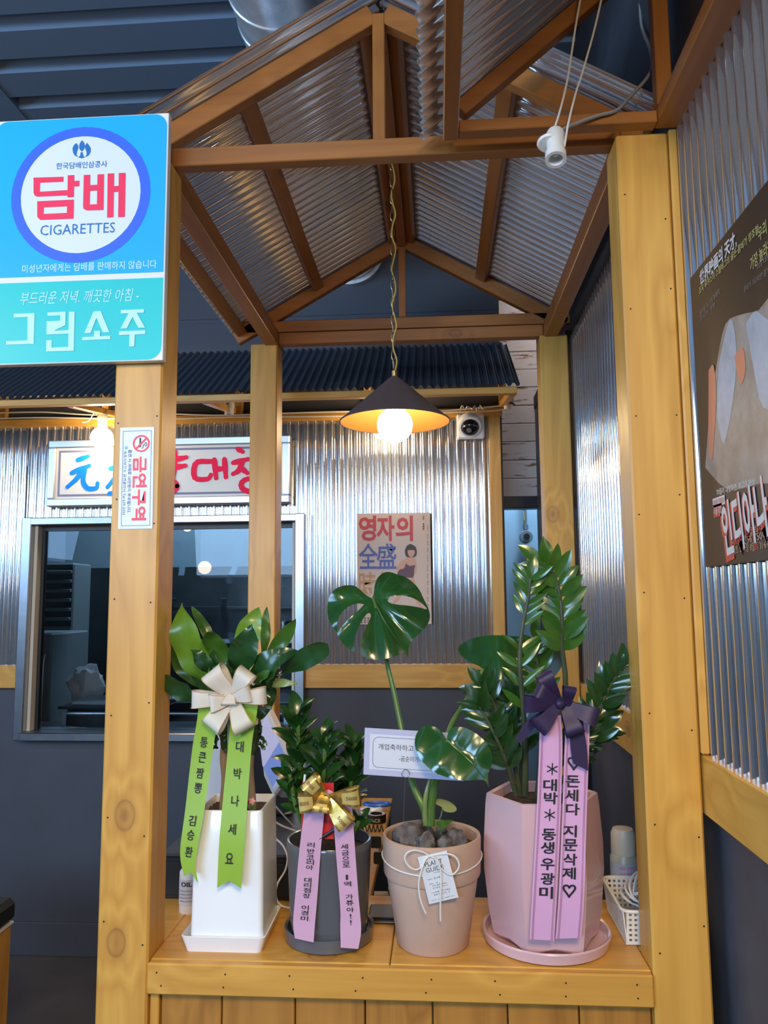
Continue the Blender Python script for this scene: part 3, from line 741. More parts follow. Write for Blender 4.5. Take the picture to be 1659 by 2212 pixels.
XQ = X1-.024
def rq(px, py): return at(px, py, X=XQ)
ya_, yb_ = rq(1507, 900).y, rq(1507, 900).y-.385
zt_, zb_ = rq(1505, 584).z, rq(1539.5, 1223.5).z
M['pd_dark'] = mottled('poster_dark_brown', (.018, .013, .012), (.035, .024, .019), 8, .42)
rp = empty('dark_poster', (XQ, (ya_+yb_)/2, zb_), 'dark brown film poster on the right corrugated wall', 'poster')
mkobj('poster_sheet', MB().box(XQ, XQ+.004, yb_, ya_, zb_, zt_), M['pd_dark'], rp, smooth=False)
Fr = frame((XQ, ya_, zt_), (0, -1, 0), (0, 0, 1))
def rp_uv(px, py): q = rq(px, py); return ya_-q.y, q.z-zt_
M['pd_white'] = plain('poster_white', (.62, .60, .58), .5); M['pd_yel'] = plain('poster_yellow', (.50, .45, .16), .5)
M['pd_red'] = plain('poster_title_red', (.55, .07, .05), .5); M['pd_grey'] = plain('poster_grey_print', (.22, .19, .17), .5); M['pd_tan'] = plain('poster_credit_tan', (.42, .26, .17), .5)
M['pd_haze'] = mottled('poster_painted_cloud', (.20, .15, .11), (.40, .34, .29), 14, .5, detail=8)
M['pd_blue'] = mottled('poster_painted_pale_blue', (.28, .30, .33), (.48, .50, .55), 12, .5)
M['pd_orange'] = plain('poster_painted_orange', (.62, .22, .12), .5)
def rword(mat, body, x0, y0, x1, y1, h, bold=0.0, shear=0.0, off=.001):
    """baseline text between two picture positions on the poster plane"""
    u0, v0 = rp_uv(x0, y0); u1, v1 = rp_uv(x1, y1); L_ = sqrt((u1-u0)**2+(v1-v0)**2)
    mkobj('lettering', MB().text(body, sub(Fr, (u0+u1)/2, (v0+v1)/2, off, math.atan2(v1-v0, u1-u0)), L_, h, bold, shear), mat, rp, smooth=False)
def rfig(mat, pts, off, name='painted_shape'):
    P = [rp_uv(a, b) for a, b in pts]; P = [V((p[0], p[1], 0)) for p in P]; P = catmull(P+[P[0]], len(P)*3)[:-1]
    mkobj(name, MB().poly([Fr(max(.002, p.x), p.y, off) for p in P]), mat, rp, smooth=False)
hp = .034
rword(M['pd_white'], '世界映画의 天才,', 1513, 604, 1592, 514, .030, .03)
rword(M['pd_yel'], '조지 루카스의 스필버그의 골든·콤비가 창조한', 1511, 629, 1640, 492, .014, .01)
rword(M['pd_yel'], '"우리 시대의', 1636, 512, 1690, 450, .022, .01)
rword(M['pd_yel'], '가장 놀라운 모험"', 1622, 572, 1694, 500, .022, .01)
rword(M['pd_grey'], '상상을 초월하는 액션의 세계', 1636, 577, 1690, 525, .010)
rword(M['pd_grey'], '우리가 기다리던 즐거움과 스릴', 1608, 626, 1690, 560, .010)
rword(M['pd_grey'], '올여름 최고의 화제작', 1513, 678, 1556, 628, .012)
rword(M['pd_grey'], '드디어 개봉', 1514, 690, 1546, 655, .010)
# loosely painted pale mountain and cloud shapes, a plain stand-in for the painting
rfig(M['pd_haze'], [(1524, 1010), (1533, 900), (1550, 780), (1568, 700), (1600, 680), (1640, 670), (1690, 640), (1700, 1000), (1640, 1045), (1570, 1055)], .0006)
rfig(M['pd_blue'], [(1550, 900), (1553, 800), (1568, 720), (1582, 690), (1592, 760), (1585, 860), (1565, 960)], .0009)
rfig(M['pd_blue'], [(1612, 700), (1632, 672), (1660, 690), (1690, 700), (1695, 860), (1650, 880), (1630, 800)], .0009)
rfig(M['pd_orange'], [(1588, 770), (1606, 750), (1612, 800), (1600, 830)], .0012)
rfig(M['pd_orange'], [(1532, 800), (1543, 790), (1548, 860), (1540, 990), (1532, 960)], .0011)
rword(M['pd_red'], '인디아나 존', 1560, 1156, 1700, 1072, .104, .06, .0, .0010)
rword(M['pd_white'], '인디아나 존', 1563, 1147, 1697, 1066, .094, .028, .0, .0014)
rword(M['pd_white'], '70밀리 대형화면, 최고의 영상', 1549, 1064, 1632, 1040, .012, .01)
u0, v0 = rp_uv(1541, 1090); u1, v1 = rp_uv(1567, 1079)
mkobj('label_box', MB().rect(Fr, u0, u1, v0-.006, v0+.010, .001), M['pd_white'], rp, smooth=False)
mkobj('lettering', MB().text('DOLBY STEREO', sub(Fr, (u0+u1)/2, v0+.002, .0014), (u1-u0)*.9, .009), M['pd_red'], rp, smooth=False)
u0, v0 = rp_uv(1543, 1119); u1, v1 = rp_uv(1561, 1100)
mkobj('label_box', MB().rect(Fr, u0, u1, v0, v0+.022, .001), M['pd_red'], rp, smooth=False)
mkobj('lettering', MB().text('서울극장', sub(Fr, (u0+u1)/2, v0+.011, .0014), (u1-u0)*.85, .014, .01), M['pd_white'], rp, smooth=False)
rword(M['pd_tan'], '84年 방화 1685석', 1613, 1150, 1672, 1132, .016, .012)
rword(M['pd_tan'], '4200만弗 350여명', 1583, 1171, 1670, 1150, .016, .012)
rword(M['pd_tan'], '원작 월트 소극장 8밀리 31·6·60호', 1570, 1191, 1675, 1172, .014, .01)
# ------------------------------------------------------------------ lamps
M['shade_out'] = plain('dark_shade_paint', (.085, .062, .062), .45)
M['shade_in'] = plain('copper_shade_inside', (.30, .115, .025), .5)
M['brass'] = plain('aged_brass', (.40, .27, .10), .35, .9)
M['chain'] = plain('bronze_chain', (.30, .20, .11), .35, .9)
M['ycord'] = plain('yellow_cord', (.55, .36, .06), .5)
LX, LY = -.113, .62
lamp = empty('pendant_lamp', (LX, LY, 2.09), 'dark conical pendant lamp with a lit globe bulb on a chain', 'lamp')
mkobj('lamp_shade', MB().lathe((LX, LY, 0), [(.155, 2.098), (.010, 2.228)], 64), M['shade_out'], lamp)
mkobj('shade_lining', MB().lathe((LX, LY, 0), [(.1535, 2.0965), (.012, 2.224)], 64), M['shade_in'], lamp)
mkobj('shade_rim', MB().tube([(LX+.1545*cos(2*pi*k/64), LY+.1545*sin(2*pi*k/64), 2.0975) for k in range(64)], .0022, 6, closed=True), M['shade_out'], lamp)
mkobj('lamp_holder', MB().lathe((LX, LY, 0), [(.0, 2.222), (.008, 2.222), (.008, 2.244), (.005, 2.248), (0, 2.248)], 16), M['brass'], lamp)
mkobj('bulb_socket', MB().lathe((LX, LY, 0), [(.018, 2.13), (.018, 2.20), (0, 2.20)], 16), M['porcelain'], lamp)
def bulbprof(r, z): return [(max(.0004, r*sin(pi*k/20)), z-r*cos(pi*k/20)) for k in range(18)]+[(r*.38, z+r*1.08)]
mkobj('bulb', MB().lathe((LX, LY, 0), bulbprof(.050, 2.088), 32), M['bulb'], lamp)
z = 2.253; k = 0
while z < 2.915:
    Lk = .031; ax = V((1, .25, 0)).normalized() if k % 2 else V((-.25, 1, 0)).normalized()
    P_ = []
    for q in range(16):
        a = 2*pi*q/16; P_.append(V((LX-.002, LY, z+Lk*.4))+ax*(.0052*cos(a))+V((0, 0, 1))*(Lk*.5*sin(a)))
    mkobj('chain_link', MB().tube(P_, .0018, 6, closed=True), M['chain'], lamp); z += Lk*.84; k += 1
mkobj('lamp_cord', MB().tube([(LX+.006*sin(k_*1.9)+.002, LY-.006+.003*cos(k_*2.3), 2.24+k_*.0335) for k_ in range(20)], .0022, 6, smooth=90), M['ycord'], lamp)

def bulblight(px, py, Y, r, label, lit=True, zt=None):
    c = at(px, py, Y=Y)
    t = empty('bulb_lamp', (c.x, c.y, c.z+r), label, 'lamp', 'bulb lamps under the kitchen awning')
    if lit:
        mkobj('bulb', MB().lathe((c.x, c.y, 0), bulbprof(r, c.z), 24), M['bulb_awn'], t)
        mkobj('lamp_socket', MB().lathe((c.x, c.y, 0), [(.019, c.z+r*1.09), (.020, c.z+.075), (.024, c.z+.085), (.024, c.z+.112), (0, c.z+.112)], 20), M['porcelain'], t)
    else:
        mkobj('lamp_socket', MB().lathe((c.x, c.y, 0), [(.008, c.z-.004), (.017, c.z-.006), (.021, c.z-.006), (.021, c.z+.02), (.025, c.z+.024), (.025, c.z+.05), (0, c.z+.05)], 20), M['porcelain'], t)
    return c
bulblight(220, 946, 1.93, .051, 'lit round bulb under the awning beside the left post')
bulblight(827, 926, 1.93, .050, 'lit round bulb under the awning, mostly hidden behind the pendant lamp')
bulblight(495, 893, 1.93, .04, 'empty white lamp socket under the awning, without a bulb', lit=False)

# CCTV dome
cc = at(1016, 921, Y=2.07)
cv_ = empty('security_camera', (cc.x, 2.07, cc.z-.06), 'white dome security camera at the top of the corrugated wall', 'camera')
mkobj('mounting_plate', MB().box(cc.x-.064, cc.x+.064, 2.052, 2.086, cc.z-.062, cc.z+.058, .012), M['white'], cv_)
mkobj('housing', MB().lathe((cc.x-.004, 2.052, cc.z+.01), [(.056, 0), (.057, -.030), (.052, -.044), (.042, -.046)], 32, ax=(0, 1, .75), cap0=True), M['white'], cv_)
M['dome'] = plain('smoked_dome', (.008, .008, .010), .06)
mkobj('dome_cover', MB().lathe((cc.x-.004, 2.018, cc.z-.014), [(.040*cos(k*pi/16), -.034*sin(k*pi/16)) for k in range(8)]+[(.0005, -.034)], 28, ax=(0, 1, .95)), M['dome'], cv_)
mkobj('lens', MB().lathe((cc.x-.010, 1.992, cc.z-.036), [(.011, .004), (.011, -.004), (.006, -.0045), (0.0004, -.003)], 20, ax=(0, 1, .75)), M['alu'], cv_)
P_ = [V((cc.x-.05+.012*k, 2.045-.010*(k % 2), cc.z+.062+.03*abs(sin(k*1.35)))) for k in range(11)]
mkobj('cable_bundle', MB().tube(P_, .0035, 6, smooth=80), M['cable'], cv_)
# cables along the rail
def cable(name, pts, r, mat, label, cat='cable', n=6, sm=None):
    P_ = [V(p) for p in pts]
    return thing(name, MB().tube(P_, r, n, smooth=sm or len(P_)*8), mat, label, cat, origin=P_[0])
cable('cable', [at(a, b, Y=2.04) for a, b in ((-40, 893), (90, 890), (200, 896), (330, 893), (470, 897), (600, 893), (760, 889), (880, 893), (1000, 884), (1090, 876))], .0038, M['cable'], 'upper white cable running along the awning rail')
cable('cable', [at(a, b, Y=2.035) for a, b in ((-40, 905), (90, 902), (230, 904), (360, 905), (500, 901), (650, 900), (820, 897), (960, 891), (1060, 888), (1090, 884))], .0038, M['cable'], 'lower white cable running along the awning rail')
cable('cable', [at(a, b, Y=1.93) for a, b in ((205, 888), (196, 903), (190, 910), (178, 912))], .003, M['cable'], 'short white cable looping from the lit left bulb to the rail')
p = at(1096, 872, Y=2.0)
pc_ = empty('cable_connector', p, 'small white connector at the right end of the awning', 'connector')
mkobj('connector_body', MB().lathe((p.x, p.y, p.z), [(.016, -.028), (.016, -.01), (.013, -.008), (.013, .03), (0, .03)], 16, cap0=True), M['white'], pc_)
mkobj('connector_cap', MB().box(p.x+.012, p.x+.028, p.y-.02, p.y+.01, p.z-.012, p.z+.028, .003), M['white'], pc_)
mkobj('connector_lever', MB().beam((p.x+.012, p.y-.022, p.z), (p.x+.034, p.y-.022, p.z-.014), .006, .006), M['black'], pc_)

# porcelain lamp socket hanging by two wires in front of the tie beam
s0 = at(1200, 318, Y=-.07)
so = empty('hanging_socket', s0, 'white porcelain lamp socket without a bulb, hung on two white wires', 'socket')
axd = V((-.06, -.30, -.95)).normalized()
mkobj('socket_body', MB().lathe(s0, [(.0, -.040), (.016, -.040), (.019, -.032), (.0165, .010), (.0165, .014), (.0205, .017), (.0205, .034), (.014, .034), (.0125, .016), (.0, .016)], 28, ax=axd), M['porcelain'], so)
mkobj('socket_contact', MB().lathe(s0, [(.005, .016), (.005, .020), (0, .020)], 12, ax=axd), M['steel'], so)
mkobj('socket_flange', MB().lathe(s0+V((-.012, .006, .010)), [(.020, -.008), (.023, -.004), (.020, 0)], 24, ax=axd, cap0=True, cap1=True), M['porcelain'], so)
for pts in (((1264, -60), (1243, 60), (1226, 170), (1208, 245), (1193, 290), (1184, 318)), ((1312, -60), (1285, 60), (1257, 160), (1244, 200), (1228, 265), (1219, 318))):
    mkobj('wire', MB().tube([at(a, b, Y=-.075) for a, b in pts], .0022, 6, smooth=40), M['cable'], so)
cable('grey_cable', [at(a, b, Y=y) for a, b, y in ((1381, -40, .3), (1384, 40, .25), (1391, 72, .2), (1404, 105, .12), (1408, 140, .06), (1398, 168, .0), (1362, 208, -.02), (1332, 238, -.040), (1290, 250, -.045), (1240, 268, -.05), (1205, 284, -.055), (1188, 292, -.06))], .0036, M['greycable'], 'grey cable drooping from the ceiling to the hanging porcelain socket', sm=70)

# spiral duct
dc = at(757, 550, Y=YB)
du = empty('ventilation_duct', (dc.x, 0, dc.z), 'silver spiral ventilation duct under the ceiling', 'duct')
prof = []
k = -3.6
while k < 2.09:
    prof += [(.150, k), (.150, k+.100), (.1535, k+.104), (.1535, k+.112), (.150, k+.116)]; k += .118
mkobj('duct_pipe', MB().lathe((dc.x, 0, dc.z), prof, 40, ax=(0, 1, 0)), M['duct'], du)
mkobj('flange', MB().lathe((dc.x, 0, dc.z), [(.150, 2.06), (.168, 2.06), (.168, 2.098), (.150, 2.098)], 40, ax=(0, 1, 0)), M['duct'], du)

# gas valve seen through the passage door
g = at(1136, 1160, Y=3.26)
gv = empty('gas_valve', g, 'grey gas valve with yellow hose on the pale wall beyond the passage door', 'valve')
M['gv'] = plain('grey_valve_metal', (.25, .28, .30), .4, .5)
mkobj('valve_body', MB().lathe(g, [(0, -.03), (.036, -.03), (.040, -.02), (.040, .02), (0, .02)], 24, ax=(0, 1, 0)), M['gv'], gv)
mkobj('valve_knob', MB().lathe(g+V((0, -.04, 0)), [(0, -.012), (.018, -.012), (.018, .012)], 20, ax=(0, 1, 0)), M['black'], gv)
mkobj('pipe', MB().tube([g+V((0, .01, .04)), g+V((0, .01, .11)), g+V((-.004, .02, .75))], .011, 10), M['gv'], gv)
mkobj('pipe_nut', MB().lathe(g, [(.017, .045), (.017, .075)], 6, cap0=True, cap1=True), M['gv'], gv, smooth=False)
mkobj('pipe_nut', MB().lathe(g, [(.017, -.095), (.017, -.055)], 6, cap0=True, cap1=True), M['gv'], gv, smooth=False)
mkobj('valve_lever', MB().beam(g+V((-.008, -.012, .10)), g+V((-.012, -.012, .155)), .010, .006), M['ycord'], gv)
mkobj('hose', MB().tube([g+V((0, 0, -.09)), g+V((.004, -.01, -.14)), g+V((.03, -.02, -.20)), g+V((.055, -.02, -.32)), g+V((.06, -.01, -.6)), g+V((.06, 0, -1.0))], .009, 8, smooth=30), M['ycord'], gv)

# ------------------------------------------------------------------ kitchen behind the glass
M['kgrey'] = plain('pale_grey_appliance', (.20, .23, .25), .45)
M['bag'] = plain('white_plastic_bag', (.62, .64, .68), .35)
M['towel'] = plain('pale_towel', (.52, .55, .52), .9)
ac = empty('standing_air_conditioner', (-2.57, 3.62, 0), 'tall grey standing air conditioner with louvres behind the kitchen window', 'air conditioner')
mkobj('cabinet', MB().box(-2.72, -2.42, 3.5, 3.76, 0, 1.86, .01), M['kgrey'], ac, smooth=False)
for k in range(6): mkobj('louvre', MB().beam((-2.71, 3.492, 1.80-k*.062), (-2.43, 3.492, 1.80-k*.062), .02, .022, bev=.004), M['kgrey'], ac)
mkobj('louvre_recess', MB().box(-2.712, -2.428, 3.496, 3.499, 1.44, 1.83), M['black'], ac, smooth=False)
mkobj('control_panel', MB().lathe((-2.57, 3.499, 1.36), [(0, -.006), (.05, -.006), (.055, 0)], 20, ax=(0, 1, 0)), M['gv'], ac)
rk = empty('steel_worktable', (-1.5, 2.55, 0), 'stainless kitchen worktable behind the window glass', 'table')
mkobj('table_top', MB().box(-2.6, -.45, 2.30, 2.80, .90, .935, .003), M['steel'], rk, smooth=False)
for x in (-2.55, -.5):
    for y in (2.34, 2.76): mkobj('leg', MB().box(x-.02, x+.02, y-.02, y+.02, 0, .90), M['steel'], rk, smooth=False)
M['tray'] = plain('black_tray', (.018, .02, .022), .3)
tr = empty('food_tray', (-1.68, 2.5, .935), 'black food crate with clear lid on the worktable', 'crate')
mkobj('crate_body', MB().box(-1.9, -1.45, 2.38, 2.64, .936, 1.06, .012), M['tray'], tr)
mkobj('crate_rim', MB().box(-1.93, -1.42, 2.36, 2.66, 1.061, 1.075, .004), M['tray'], tr)
mkobj('crate_filling', MB().box(-1.88, -1.47, 2.40, 2.62, 1.076, 1.10, .02), M['kgrey'], tr)
tr = empty('steel_rail', (-1.4, 2.30, 1.05), 'polished steel towel rail across the kitchen window', 'rail')
mkobj('rail_bar', MB().tube([(-1.86, 2.28, 1.052), (-.72, 2.28, 1.052)], .009, 10), M['steel'], tr)
for x in (-1.85, -.74): mkobj('rail_bracket', MB().box(x-.012, x+.012, 2.27, 2.31, .936, 1.062), M['steel'], tr)
def lump(name, c, rx, ry, rz_, mat, label, cat, seed):
    mb = MB(); c = V(c)
    def f(u, v):
        a, b = 2*pi*u, pi*v; d = V((cos(a)*sin(b), sin(a)*sin(b), cos(b))); q = 1+.35*noise.noise(d*2.2+V((seed, 0, 0)))
        p = V((d.x*rx, d.y*ry, d.z*rz_))*q; p.z = max(p.z, -rz_*.7); return c+p
    return thing(name, mb.grid(f, 28, 14), mat, label, cat, origin=c)
lump('plastic_bag', (-2.05, 2.95, 1.11), .10, .08, .12, M['bag'], 'white plastic bag left of the crates behind the kitchen glass', 'bag', 1)
lump('plastic_bag', (-1.72, 2.98, 1.06), .16, .08, .10, M['bag'], 'wide white plastic bag in the middle behind the kitchen glass', 'bag', 5)
lump('towel', (-1.82, 2.33, .956), .14, .025, .022, M['towel'], 'folded pale towel on the window ledge of the kitchen', 'towel', 9)
lump('towel', (-1.0, 2.36, .956), .18, .03, .022, M['towel'], 'pale cloth on the right half of the kitchen worktable', 'towel', 12)
sh = empty('kitchen_shelf', (-1.6, 4.1, 0), 'dark steel kitchen shelf and cooking range along the far kitchen wall', 'shelf')
mkobj('range_body', MB().box(-2.35, .1, 3.5, 4.25, 0, .95, .005), M['kdark'], sh, smooth=False)
mkobj('shelf_board', MB().box(-2.35, .1, 3.95, 4.28, 1.30, 1.33), M['steel'], sh, smooth=False)
mkobj('shelf_board', MB().box(-2.35, .1, 3.95, 4.28, 1.54, 1.56), M['kdark'], sh, smooth=False)
hd = empty('exhaust_hood', (-1.2, 3.0, 2.1), 'dark steel exhaust hood above the kitchen worktable', 'hood')
mkobj('hood_body', MB().add([V(p) for p in ((-2.15, 2.35, 2.13), (.15, 2.35, 2.04), (.15, 3.4, 2.16), (-2.15, 3.4, 2.26), (-2.15, 2.35, 2.6), (.15, 2.35, 2.6), (.15, 3.4, 2.6), (-2.15, 3.4, 2.6))], [(0, 3, 2, 1), (0, 1, 5, 4), (1, 2, 6, 5), (2, 3, 7, 6), (3, 0, 4, 7), (4, 5, 6, 7)]), M['kdark'], hd, smooth=False)
fr_ = empty('fridge', (-2.43, 3.1, 0), 'white upright fridge at the left inside the kitchen', 'fridge')
mkobj('fridge_body', MB().box(-2.62, -2.24, 2.88, 3.36, 0, 1.42, .01), M['kgrey'], fr_)
mkobj('door_handle', MB().tube([(-2.27, 2.87, .9), (-2.27, 2.85, .95), (-2.27, 2.85, 1.25), (-2.27, 2.87, 1.3)], .008, 6), M['steel'], fr_)
M['pot_steel'] = plain('pot_steel', (.5, .5, .5), .25, 1.0)
for k, (x, r_, h_) in enumerate(((-1.35, .08, .09), (-1.12, .06, .12), (-.92, .07, .08))):
    t = empty('cooking_pot', (x, 4.1, 1.331), ('wide steel pot on the kitchen shelf', 'tall steel pot on the kitchen shelf', 'small steel pot at the right of the kitchen shelf')[k], 'pot', 'pots on the kitchen shelf')
    mkobj('pot_body', MB().lathe((x, 4.1, 1.331), [(0, 0), (r_, 0), (r_, h_), (r_*.95, h_)], 20), M['pot_steel'], t)
    mkobj('handle', MB().tube([(x-r_, 4.1, 1.331+h_*.7), (x-r_-.03, 4.08, 1.331+h_*.75), (x-r_, 4.06, 1.331+h_*.7)], .006, 6), M['black'], t)
M['vinyl'] = plain('clear_vinyl', (.9, .95, 1.0), .08, 0.0, Transmission_Weight=1.0, IOR=1.2)
for k, x in enumerate((-1.30, -1.02)):
    def vs(u, v, x=x): return V((x+.035*sin(u*7+k)+.03*(v-.5), 2.26+.012*cos(u*9), 1.90-.62*u))
    thing('vinyl_strip', MB().grid(vs, 30, 2), M['vinyl'], ('left clear vinyl strip curling down inside the kitchen window', 'right clear vinyl strip curling down inside the kitchen window')[k], 'strip', 'vinyl strips in the kitchen window', origin=(x, 2.26, 1.9))
# ------------------------------------------------------------------ plants: leaf builders
def leafmesh(mb, base, tip, nrm, w, arch=.12, fold=.2, wave=0.0, prof='lance', nu=12, nv=4, seed=0, twist=0.0, curl=0.0):
    base, tip = V(base), V(tip); d = tip-base; L = d.length; d = d/L
    sd = d.cross(V(nrm)); sd = sd.normalized() if sd.length > 1e-5 else d.orthogonal().normalized()
    n = sd.cross(d).normalized()
    def pf(t):
        if prof == 'lance': return max(.16*(1-t), sin(pi*min(1, (.12+.88*t))**1.15)**.8 if t < .999 else 0)
        if prof == 'spoon': return max(.22, min(1, (t*1.9)**1.3))*(1 if t < .8 else sqrt(max(0, 1-((t-.8)/.2)**2)))
        return max(.10*(1-t), sin(pi*t**.85)**.75) if 0 < t < 1 else .05*(1-t)
    def f(u, v):
        s = v*2-1; hw = w/2*pf(u)
        a = twist*u*u; sx, nx_ = sd*cos(a)+n*sin(a), n*cos(a)-sd*sin(a)
        return base+d*(L*u)+n*(arch*L*4*u*(1-u))-n*(curl*L*max(0, u-.7)**2*6)+sx*(hw*s)+nx_*(fold*hw*abs(s))+nx_*(wave*w*sin(u*13+seed+s*1.3)*abs(s))
    return mb.grid(f, nu, nv)
def inpoly(x, y, P):
    c = False; j = len(P)-1
    for i in range(len(P)):
        if (P[i][1] > y) != (P[j][1] > y) and x < (P[j][0]-P[i][0])*(y-P[i][1])/(P[j][1]-P[i][1])+P[i][0]: c = not c
        j = i
    return c
def smooth2(P, k=3):
    Q = catmull([V((a, b, 0)) for a, b in list(P)+[P[0]]], len(P)*k)[:-1]; return [(q.x, q.y) for q in Q]
def blade(outline, holes, surf, step=8.0):
    """leaf blade from an outline with holes; surf maps outline coordinates to a point of the curved blade"""
    O = smooth2(outline); H = [smooth2(h) for h in holes]
    vs = []; es = []
    for P in [O]+H:
        b = len(vs); vs += [V(p) for p in P]; es += [(b+i, b+(i+1) % len(P)) for i in range(len(P))]
    xs = [p[0] for p in O]; ys = [p[1] for p in O]
    x = min(xs)+step/2; r = 0
    while x < max(xs):
        y = min(ys)+step/2+(step/2 if r % 2 else 0)
        while y < max(ys):
            if inpoly(x, y, O) and not any(inpoly(x, y, h) for h in H) and min((x-p[0])**2+(y-p[1])**2 for P in [O]+H for p in P) > (step*.45)**2:
                vs.append(V((x, y)))
            y += step
        x += step*.87; r += 1
    ov, oe, of, _, _, _ = delaunay_2d_cdt(vs, es, [], 0, 1e-5)
    mb = MB(); mb.v = [surf(p[0], p[1]) for p in ov]
    for f in of:
        cx = sum(ov[i][0] for i in f)/len(f); cy = sum(ov[i][1] for i in f)/len(f)
        if inpoly(cx, cy, O) and not any(inpoly(cx, cy, h) for h in H): mb.face(f)
    return mb
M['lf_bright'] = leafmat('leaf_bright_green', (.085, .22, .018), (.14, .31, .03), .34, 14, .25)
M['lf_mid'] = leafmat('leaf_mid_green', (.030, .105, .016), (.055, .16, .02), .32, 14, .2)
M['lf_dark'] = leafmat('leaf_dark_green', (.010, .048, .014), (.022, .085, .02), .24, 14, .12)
M['lf_mon'] = leafmat('monstera_green', (.010, .055, .012), (.020, .095, .018), .16, 10, .08, .6)
M['lf_zz'] = leafmat('zz_leaf_green', (.022, .085, .012), (.050, .145, .018), .22, 20, .15, .5)
M['lf_zzd'] = leafmat('zz_leaf_dark', (.010, .042, .010), (.020, .07, .013), .22, 20, .1, .5)
M['lf_small'] = leafmat('bushy_leaf_green', (.010, .046, .009), (.022, .085, .014), .26, 20, .1, .4)
M['lf_pale'] = leafmat('pale_new_leaf', (.20, .30, .09), (.28, .36, .13), .4, 20, .3)
M['stem'] = mottled('green_stem', (.05, .12, .02), (.10, .19, .04), 12, .4)
M['stemd'] = mottled('dark_stem', (.035, .04, .02), (.06, .08, .03), 25, .5)
M['trunk'] = mottled('brown_trunk', (.22, .155, .10), (.38, .29, .19), 20, .8, bump=.5, stretch=(1, 1, .3))
M['trunkg'] = mottled('mossy_trunk', (.02, .05, .015), (.08, .11, .04), 45, .7, bump=.7)

def rsq(cx, cy, hw, hd, r, z, n=5):
    return [V((x, y, z)) for x, y in rrect(cx-hw, cx+hw, cy-hd, cy+hd, r, n=n)]
# ------------------------------------------------------------------ dracaena in the white square pot
CX, CY = -.421, .121
sw = thing('plant_saucer', MB().rings([rsq(CX-.004, CY-.003, .074, .074, .010, ZK), rsq(CX-.004, CY-.003, .083, .083, .012, ZK+.030), rsq(CX-.004, CY-.003, .0805, .0805, .011, ZK+.031), rsq(CX-.004, CY-.003, .073, .073, .010, ZK+.008)], True, True, True), M['ceramic'],
           'white square saucer under the tall white pot', 'saucer', 'saucers under the potted plants', origin=(CX, CY, ZK), ang=50)
dr = empty('potted_dracaena', (CX, CY, ZK+.008), 'broad-leaved dracaena in a tall white square ceramic pot', 'plant', 'potted plants on the counter')
zt = 1.187
mkobj('pot', MB().rings([rsq(CX, CY, .0725, .0725, .010, ZK+.009), rsq(CX, CY, .0725, .0725, .010, ZK+.02), rsq(CX, CY, .0685, .0685, .010, zt-.004), rsq(CX, CY, .0665, .0665, .009, zt), rsq(CX, CY, .0625, .0625, .007, zt-.001), rsq(CX, CY, .061, .061, .007, zt-.06)], True, True, False), M['ceramic'], dr, ang=40)
mkobj('soil', MB().grid(lambda u, v: V((CX-.061+.122*u, CY-.061+.122*v, zt-.016+.006*noise.noise(V((u*9, v*9, 0))))), 16, 16), M['soil'], dr)
def d1p(cx, cy, Y): return at(340+cx*.2411, 1290+cy*.2411, Y=Y)
mkobj('trunk', MB().tube([(CX-.030, .125, zt-.02), at(487, 1690, Y=.125), at(484, 1640, Y=.125), at(487, 1600, Y=.125), at(488, 1560, Y=.12), at(490, 1515, Y=.12)], lambda t: .0088+.0006*sin(t*17), 12, smooth=24), M['trunk'], dr)
mkobj('trunk', MB().tube([(CX+.030, .130, zt-.02), at(541, 1690, Y=.135), at(540, 1640, Y=.135), at(543, 1590, Y=.135), at(542, 1540, Y=.13), at(538, 1510, Y=.13)], lambda t: .0088+.0006*sin(t*15), 12, smooth=24), M['trunk'], dr)
mkobj('crown_stem', MB().tube([at(489, 1618, Y=.121), at(489, 1560, Y=.118), at(497, 1490, Y=.12)], lambda t: .0090+.0072*sin(pi*min(1, t*1.2))+.0012*sin(t*23), 12, smooth=22), M['trunkg'], dr)
mkobj('crown_stem', MB().tube([at(543, 1628, Y=.133), at(548, 1560, Y=.13), at(535, 1480, Y=.13)], lambda t: .0090+.0078*sin(pi*min(1, t*1.2))+.0012*sin(t*21), 12, smooth=22), M['trunkg'], dr)
